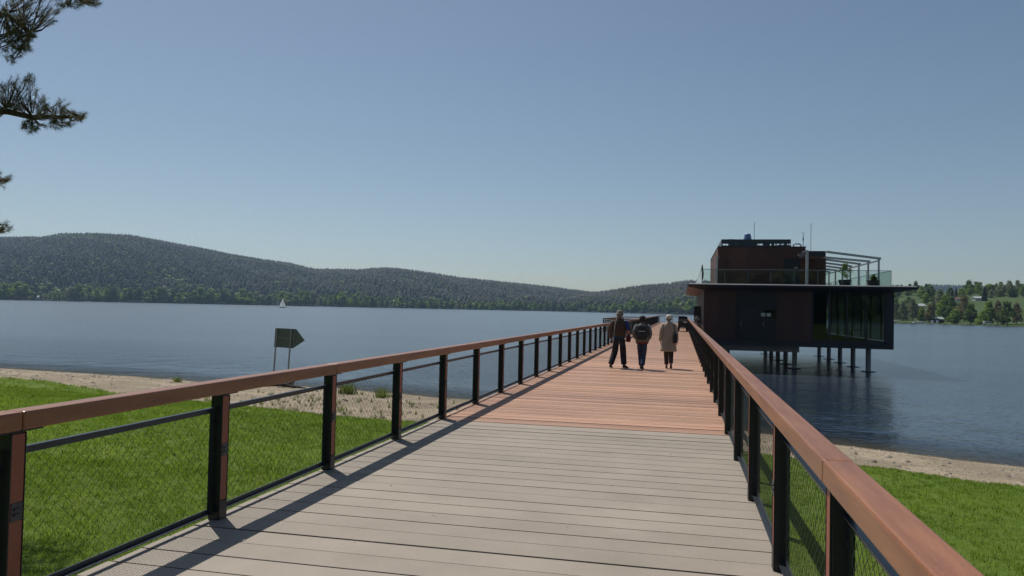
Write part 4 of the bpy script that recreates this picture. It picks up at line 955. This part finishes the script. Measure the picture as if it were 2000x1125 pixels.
MB().ring([[(x*w_, y*d_, z) for x, y in ((-1,-.6), (-.7,-1), (.7,-1), (1,-.6), (1,.6), (.7,1), (-.7,1), (-1,.6))] for z, w_, d_ in ((-.02, .12, .06), (.03, .155, .085), (.25, .155, .085), (.38, .135, .07), (.43, .08, .04))]).build('bag', PM['pack'], t, base=b0, bevel=.01)
MB().box(-.11, .11, -.118, -.086, .04, .19).build('pocket', PM['pack'], t, base=b0, bevel=.012)
MB().box(-.10, .10, -.096, -.0865, .225, .243).build('band', PM['reflect'], t, base=b0)
MB().path([(-.03, -.02, .42), (0, -.02, .46), (.03, -.02, .42)], .006, 5).build('grab_loop', PM['pack'], t, base=b0)
for s in (-1, 1): MB().path([(s*.08, .06, .40), (s*.10, .16, .44), (s*.11, .27, .42), (s*.12, .33, .30), (s*.13, .28, .12)], .014, 6).build('strap', PM['pack'], t, base=b0)
# the woman in the coat
L3 = {-1: ((-.07, .03, .50), (-.055, -.02, .085), (-.05, .12, .03)), 1: ((.085, .05, .50), (.075, -.22, .15), (.08, -.13, .045))}
A3 = {-1: ((-.165, 0, 1.40), (-.235, -.03, 1.12), (-.25, .07, .88)), 1: ((.165, 0, 1.40), (.24, -.03, 1.12), (.27, .05, .88))}
p = person('woman in cream hat and long beige coat, rightmost of the three walkers', (-.37, 23.6, 0), 1.63, R(3), L3, A3, 1.0)
legwear(p, L3, PM['brown'], 1.0, 1.08, hem=.08); shoes(p, L3, PM['boot'])
b_ = MB().loft([(.0, -.01, .545, .262, .20), (0, -.01, .60, .258, .195), (0, 0, .85, .225, .17), (0, 0, 1.08, .195, .145), (0, 0, 1.25, .195, .14), (0, -.01, 1.37, .19, .125), (0, -.01, 1.44, .13, .095), (0, 0, 1.49, .08, .078)], 26)
for s in (-1, 1): b_.path([(s*.13, 0, 1.41), (s*.18, 0, 1.37), (s*.22, -.02, 1.24), (s*.238, -.03, 1.12), (s*.248, .02, 1.0), (s*.256, .055, .90)], [.065, .075, .068, .062, .060, .062], 12)
co_ = b_.build('coat', PM['coat'], p, smooth=True)
MB().path([(-.06, -.085, 1.48), (0, -.10, 1.47), (.06, -.085, 1.48)], [.02, .028, .02], 8).build('collar', PM['coat'], p, smooth=True)
MB().path([(0, -.197, .56), (0, -.185, .75), (0, -.163, .95)], .004, 5).build('back_seam', PM['brown'], p)
MB().loft([(0, .005, 1.535, .07, .075), (0, .0, 1.57, .088, .098), (0, .0, 1.62, .092, .105)], 18).build('hair', PM['hair'], p, smooth=True)
MB().loft([(0, .01, 1.60, .098, .112), (0, .01, 1.615, .104, .118), (0, .01, 1.66, .102, .115), (0, .008, 1.70, .085, .098), (0, .006, 1.73, .05, .06)], 22).build('hat', PM['cream'], p, smooth=True)
b0 = (-.17, 23.52, .78); t = thing('shoulder_bag', 'dark shoulder bag hanging at the right side of the woman in the beige coat', 'bag', b0)
MB().ring([[(x*.055, y*w_, z) for x, y in ((-1,-.8), (-.6,-1), (.6,-1), (1,-.8), (1,.8), (.6,1), (-.6,1), (-1,.8))] for z, w_ in ((0, .12), (.03, .15), (.2, .13), (.26, .10))]).build('bag', PM['pack'], t, base=b0, bevel=.01)
MB().path([(0, -.09, .25), (-.03, -.07, .45), (-.06, .0, .60), (-.04, .08, .45), (0, .09, .25)], .011, 6).build('strap', PM['pack'], t, base=b0)

# ---------------------------------------------------------------- small dark utility cart on the pier
c0 = (.13, 68.5, 0); t = thing('utility_cart', 'small dark utility cart parked on the pier against the right railing', 'cart', c0)
B = lambda *a: MB().box(*a)
MB().prismx([(0, .28), (2.3, .28), (2.3, .80), (1.9, .86), (1.5, .95), (.05, .95)], -.42, .42).build('body', M['black'], t, base=c0, bevel=.03)
MB().prismx([(.5, .955), (1.6, .955), (1.25, 1.32), (.6, 1.34)], -.40, .40).build('cab', M['steel'], t, base=c0, bevel=.03)
B(-.34, .34, .02, .06, 1.0, 1.06).build('tail_bar', M['greymetal'], t, base=c0); B(.05, .36, -.03, -.003, .80, .90).build('load_flap', M['white'], t, base=c0)
B(-.22, .22, -.04, -.003, .30, .40).build('number_plate', M['pale'], t, base=c0)
for x in (-.36, .36):
    B(x-.05, x+.05, -.02, -.002, .62, .72).build('tail_light', PM['redhem'], t, base=c0)
    for y in (.35, 1.85): MB().path([(x-.09, y, .24), (x+.09, y, .24)], .24, 16).build('wheel', M['rubber'], t, base=c0, bevel=.02)
t = thing('pale_shrub', 'pale grey rounded shrub in a trough behind the right railing near the cart', 'plant', (1.05, 57, .0))
MB().box(.85, 1.3, 56.6, 58.4, .01, .9).build('trough', M['concrete'], t)
M['silver'] = leafmat('silver_leaf', (.16, .15, .13), (.36, .34, .32), .45, .2)
for dx, dy, H in ((-.02, -.3, .6), (.02, .5, .65)):
    me = crown_mesh('foliage', M['silver'], H, .75, 9, 420, .05, z0=.1, seed=3); c = bpy.data.objects.new('foliage', me); COL.objects.link(c); c.parent = t; c.location = (dx, dy, .72)

# ---------------------------------------------------------------- arrow board on the beach
D = 34.4; b0 = at(551, D, 0); zb = float(gh(np.array(b0[0]), np.array(b0[1]))); b0 = (b0[0], b0[1], zb)
t = thing('arrow_sign', 'back of an arrow shaped board on two legs standing by the water, pointing right', 'sign', b0, rz=YAW - .12); t.rotation_euler.y = R(2.6)
k_ = D / F; X = lambda px: (px - 551) * k_; Zs = lambda py: (757 - py) * k_
MB().prism([(X(535), Zs(682)), (X(535), Zs(645)), (X(577), Zs(644)), (X(596), Zs(665)), (X(573), Zs(682))], -.02, .02).build('board', M['signgreen'], t, base=b0)
MB().box(X(536), X(576), -.032, -.021, Zs(663.5), Zs(662.5)).build('seam', M['greymetal'], t, base=b0)
for px in (539, 568): MB().box(X(px)-.03, X(px)+.03, -.075, -.034, .06, Zs(645.5)).build('leg', M['greymetal'], t, base=b0)
m = MB(); m.box(X(520), X(577), -.12, .12, .0, .055); m.box(X(536), X(541), -.55, .55, .056, .11).box(X(566), X(571), -.55, .55, .056, .11); m.build('base_frame', M['drift'], t, base=b0)
lx, ly_ = at(556, 33.3)[:2]; zl = float(gh(np.array(lx), np.array(ly_)))
tag(MB().path([(lx-.9, ly_, zl+.06), (lx-.3, ly_+.1, zl+.12), (lx+.3, ly_, zl+.10), (lx+1.3, ly_-.1, zl+.03)], [.05, .08, .07, .03], 8).path([(lx+.1, ly_, zl+.1), (lx+.55, ly_+.1, zl+.28)], [.05, .03], 7).build('driftwood_log', M['drift'], smooth=True), 'dark driftwood log lying at the foot of the arrow board', 'log')

# ---------------------------------------------------------------- grass and weeds
def tuft(nb, h_, spread, wd):
    V = []; Fc = []; T = []
    for _ in range(nb):
        a = random.uniform(0, 6.28); r = random.random()*spread; x, y = r*cos(a), r*sin(a); le = random.uniform(.2, .9)*h_; a2 = random.uniform(0, 6.28); hh = h_*random.uniform(.6, 1.1)
        b = len(V); V += [(x - wd*sin(a2), y + wd*cos(a2), 0), (x + wd*sin(a2), y - wd*cos(a2), 0), (x + le*.6*cos(a2), y + le*.6*sin(a2), hh)]
        Fc.append((b, b+1, b+2)); T.append(random.random())
    return np.array(V), np.array(Fc), np.array(T)
TU = [tuft(11, .042, .075, .0036) for _ in range(6)]
M['grass'] = leafmat('grass_blades', (.085, .16, .010), (.34, .46, .06), .5, .5)
def lawn(n, x0, x1, y0, y1, far):
    x = rng.uniform(x0, x1, n); y = rng.uniform(y0, y1, n); ok = (y < np.interp(x, LX, LY) + .15*sines(x*4, y*4, 1.5) + np.abs(rng.normal(0, .22, n)) * (rng.random(n) < .35)) & ((x < XL - .03) | (x > XR + .02))
    P = np.stack([x[ok], y[ok], gh(x[ok], y[ok]) - .01], 1); sc = rng.uniform(.7, 1.35, ok.sum()) * far
    patch = .5 + .2*noise2(P[:, 0], P[:, 1], 1.1) + .22*noise2(P[:, 0]+30, P[:, 1]*1.3, .35) + rng.uniform(-.34, .34, ok.sum())
    return P, np.stack([sc, sc * rng.uniform(.8, 1.3, ok.sum())], 1), patch
PP = [lawn(26000, -12, XL, 2.2, 10, 1.0), lawn(26000, -24, XL, 9.5, 20, 1.45), lawn(9000, -44, -12, 10, 27, 2.0), lawn(15000, XR, 8, 2.2, 17.5, 1.15), lawn(2500, XL, XR, 8, 18.5, 1.3)]
P = np.concatenate([q[0] for q in PP]); sc = np.concatenate([q[1] for q in PP]); tn = np.concatenate([q[2] for q in PP])
v, f, tt = scatter(TU, P, sc, rng.uniform(0, 6.28, len(P)), tn); tag(np_mesh('grass', v, f, M['grass'], tt), 'short mown green lawn on both sides of the pier', 'grass', kind='stuff')
TW = [tuft(16, .28, .10, .010) for _ in range(4)]
n = 900; x = rng.uniform(-16, 1.2, n); y = rng.uniform(17.5, 29, n); yl = np.interp(x, LX, LY); ok = (y > yl) & (rng.random(n) < np.exp(-(y - yl)/3.2)); x, y = x[ok], y[ok]
P = np.stack([x, y, gh(x, y)], 1); sc = rng.uniform(.25, .9, (len(x), 1)).repeat(2, 1)
v, f, tt = scatter(TW, P, sc, rng.uniform(0, 6.28, len(P)), rng.uniform(.2, .9, len(P))); tag(np_mesh('beach_weeds', v, f, M['weed'], tt), 'sparse weeds on the upper beach left of the pier', 'weeds', kind='stuff')
def weed(px, D, s, nb, lab):
    x, y, _ = at(px, D); z = float(gh(np.array(x), np.array(y)))
    v, f, tt = tuft(nb, .42, .34, .014); v = v * s; o = np_mesh('beach_plant', v, f, M['weed'], tt, loc=(x, y, z)); tag(o, lab, 'plant')
weed(352, 34.5, .7, 120, 'low tuft of grass at the water edge of the left beach')
weed(684, 31.0, 1.25, 200, 'largest green plant tuft on the beach, left of the other beside the fence mesh')
weed(751, 29.5, 1.05, 150, 'upright green plant tuft on the beach seen through the third mesh panel')
# beach stones
st = [(lambda r_: (np.array([(r_[k]*cos(k*1.05)*(1 if k < 6 else .6), r_[k]*sin(k*1.05)*(1 if k < 6 else .6), 0 if k < 6 else .5) for k in range(12)] + [(0, 0, .7)]), np.array([(k, (k+1) % 6, 6+(k+1) % 6) for k in range(6)] + [(k, 6+(k+1) % 6, 6+k) for k in range(6)] + [(6+k, 6+(k+1) % 6, 12) for k in range(6)]), np.full(18, .5)))([random.uniform(.7, 1.2) for _ in range(12)]) for _ in range(4)]
n = 9000; x = rng.uniform(-34, 13, n); ys_ = np.interp(x, SHX, SHY); yl = np.interp(x, LX, LY); y = yl + (ys_ - yl) * rng.uniform(.02, 1.02, n)
P = np.stack([x, y, gh(x, y) - .004], 1); sc = (rng.pareto(3, n)*.018 + .014).clip(0, .11)[:, None].repeat(2, 1)
v, f, tt = scatter(st, P, sc, rng.uniform(0, 6.28, n), rng.uniform(0, 1, n)); M['stone'] = mat('pebble', (.27, .235, .19), .9, tint=.9, noise=(3, .3))
tag(np_mesh('pebbles', v, f, M['stone'], tt), 'pebbles strewn over the sandy beach', 'pebbles', kind='stuff')

n = 150; x = rng.uniform(XL + .1, XR - .1, n); y = rng.uniform(2.0, 10.8, n)
P = np.stack([x, y, np.full(n, .001)], 1); sc = (rng.pareto(3, n)*.003 + .002).clip(0, .011)[:, None].repeat(2, 1) * np.array([1.3, .7]); v, f, tt = scatter(st, P, sc, rng.uniform(0, 6.28, n), rng.uniform(0, 1, n))
tag(np_mesh('grit', v, f, M['stone'], tt), 'tiny grit scattered over the near grey boards', 'grit', kind='stuff')
# ---------------------------------------------------------------- pine at the upper left
gx, gy = -12.3, 8.6; gz = float(gh(np.array(gx), np.array(gy)))
pine = thing('pine_tree', 'pine tree whose needled branches reach in at the upper left corner', 'tree', (gx, gy, gz))
tk = MB(); tk.path([(gx, gy, gz-.3), (gx+.1, gy, 2), (gx+.05, gy+.1, 6), (gx+.2, gy, 10), (gx+.3, gy, 13.5)], [.26, .22, .17, .11, .03], 12); tk.build('trunk', M['bark'], pine, smooth=True)
NV = []; NF = []; NT = []
def shoot(p, d, L_=.11, n=34, nl=.058):
    p = Vector(p); d = Vector(d).normalized(); e1 = d.orthogonal().normalized(); e2 = d.cross(e1); tn = random.random()
    for _ in range(n):
        f_ = random.random(); a = random.uniform(0, 6.28); q = p + d*L_*(f_-.5); o = (e1*cos(a)+e2*sin(a)); dr = (o*random.uniform(.7, 1) + d*random.uniform(.35, 1.0)).normalized()
        s_ = dr.cross(o).normalized() * .0020 if dr.cross(o).length > 1e-4 else e1*.0020; tip = q + dr*nl*random.uniform(.75, 1.15); b = len(NV)
        NV.extend([tuple(q - s_), tuple(q + s_), tuple(tip)]); NF.append((b, b+1, b+2)); NT.append(min(1, max(0, tn*.7 + random.random()*.3)))
br = MB()
def limb(pts, rad, n=6): br.path(pts, rad, n)
def w_at(px, py, D): x, y, _ = at(px, D); return Vector((x, y, zat(px, py, D)))
# limbs that reach into the picture: (stem points (px,py,D)), then foliage ellipses (px,py,rx,ry,count)
def spray(stem, blobs, root):
    P_ = [w_at(*s) for s in stem]; st_ = [Vector(root)] + P_; n_ = len(st_); limb(st_, [.055*(1-i/n_)+.010 for i in range(n_)])
    for (cx, cy, rx, ry, cnt) in blobs:
        for _ in range(int(cnt*.72)):
            a = random.uniform(0, 6.28); r = math.sqrt(random.random()); px = cx + rx*r*cos(a); py = cy + ry*r*sin(a); D = stem[-1][2] + random.uniform(-.35, .35)
            q = w_at(px, py, D); near = min(P_, key=lambda s: (s-q).length); d = (q - near); d = d.normalized() if d.length > .01 else Vector((1, 0, 0))
            d = (d + Vector((.5, .1, .35)) + Vector((random.gauss(0, .3), random.gauss(0, .3), random.gauss(0, .3)))).normalized()
            shoot(q, d)
            if random.random() < .35: br.path([near + (q-near)*.15, near + (q-near)*.6 + Vector((0, 0, -.03)), q], [.008, .006, .003], 4, caps=False)
spray([(-300, 235, 9.6), (-120, 212, 9.3), (0, 215, 9.1), (50, 227, 9.0), (95, 226, 9.0), (150, 226, 9.0)],
      [(28, 158, 28, 11, 26), (46, 152, 12, 8, 10), (12, 180, 28, 18, 46), (48, 178, 13, 6, 10), (15, 203, 34, 12, 46), (62, 202, 26, 12, 38), (104, 206, 14, 9, 16), (80, 222, 32, 12, 46), (118, 224, 16, 10, 24), (144, 224, 13, 8, 18),
       (45, 240, 14, 12, 24), (68, 244, 11, 6, 10), (100, 240, 18, 9, 22), (124, 243, 8, 6, 8), (50, 254, 8, 5, 8), (-40, 195, 40, 40, 70)], (gx+.1, gy, 4.6))
spray([(-330, 60, 10), (-150, 20, 9.6), (-10, 22, 9.2), (25, 45, 9.1), (40, 60, 9.1)],
      [(15, 15, 30, 18, 60), (20, 45, 32, 18, 70), (62, 20, 16, 12, 26), (66, 38, 16, 8, 18), (78, 42, 7, 5, 6), (10, 75, 26, 22, 56), (38, 66, 12, 10, 14), (42, 68, 10, 5, 8), (10, 95, 24, 12, 26), (30, 90, 12, 8, 12), (4, 108, 14, 8, 12), (88, 18, 8, 7, 10), (-40, 50, 40, 60, 110), (40, -8, 50, 14, 50)], (gx+.1, gy, 5.6))
spray([(-200, -120, 10), (-40, -90, 9.6), (60, -50, 9.3), (120, -16, 9.2)], [(102, 0, 12, 7, 16), (122, 2, 12, 7, 16), (142, -6, 14, 6, 14), (158, 2, 11, 5, 14), (168, -4, 6, 4, 5), (80, -20, 40, 10, 30)], (gx+.2, gy, 7.0))
spray([(-300, 400, 9.6), (-60, 362, 9.3), (0, 350, 9.2)], [(2, 348, 9, 8, 12), (-25, 352, 25, 15, 24)], (gx+.1, gy, 3.6))
spray([(-300, 480, 9.6), (-60, 462, 9.3), (2, 446, 9.2)], [(3, 440, 7, 6, 8), (8, 450, 7, 6, 8), (-25, 452, 22, 14, 22)], (gx+.1, gy, 2.9))
random.seed(21)
for q in range(46):                       # the rest of the crown, outside the picture
    z = random.uniform(3.2, 13); a = random.uniform(R(60), R(330)) if z < 9 else random.uniform(0, 6.28); L_ = (3.6 - .2*abs(z-6)) * random.uniform(.6, 1)
    o = Vector((gx+.1, gy, z)); d = Vector((cos(a), sin(a), .12)); e = o + d*L_ + Vector((0, 0, random.uniform(-.4, .4)))
    ee = e + d*.5; vx = ee.x*cos(YAW) + ee.y*sin(YAW); vy = -ee.x*sin(YAW) + ee.y*cos(YAW)
    if vy > .5 and vx/vy > -.80 and (ee.z - EYE)/vy < .5: continue
    limb([o, o + d*L_*.5, e], [.045, .03, .01], 5)
    for k_ in range(26):
        f_ = random.uniform(.3, 1); c = o + (e-o)*f_ + Vector((random.gauss(0, .28), random.gauss(0, .28), random.gauss(.05, .16))); shoot(c, d + Vector((random.gauss(0, .5), random.gauss(0, .5), .5)), .13, 26, .075)
br.build('branches', M['bark'], pine)
NV = np.array(NV) - np.array([gx, gy, gz]); np_mesh('crown', NV, np.array(NF), M['needle'], np.array(NT), parent=pine)

# ---------------------------------------------------------------- haze
hm = bpy.data.materials.new('haze'); hm.use_nodes = True; N = hm.node_tree.nodes; N.remove(N['Principled BSDF'])
pv = N.new('ShaderNodeVolumePrincipled'); pv.inputs['Color'].default_value = (.50, .72, 1, 1); pv.inputs['Density'].default_value = .00007; pv.inputs['Anisotropy'].default_value = .35
hm.node_tree.links.new(pv.outputs[0], N['Material Output'].inputs['Volume'])
o = MB().box(-4700, 4700, -4700, 4900, -360, 420).build('haze', hm); tag(o, 'thin blue haze over the lake and the far hills', 'haze', kind='stuff')
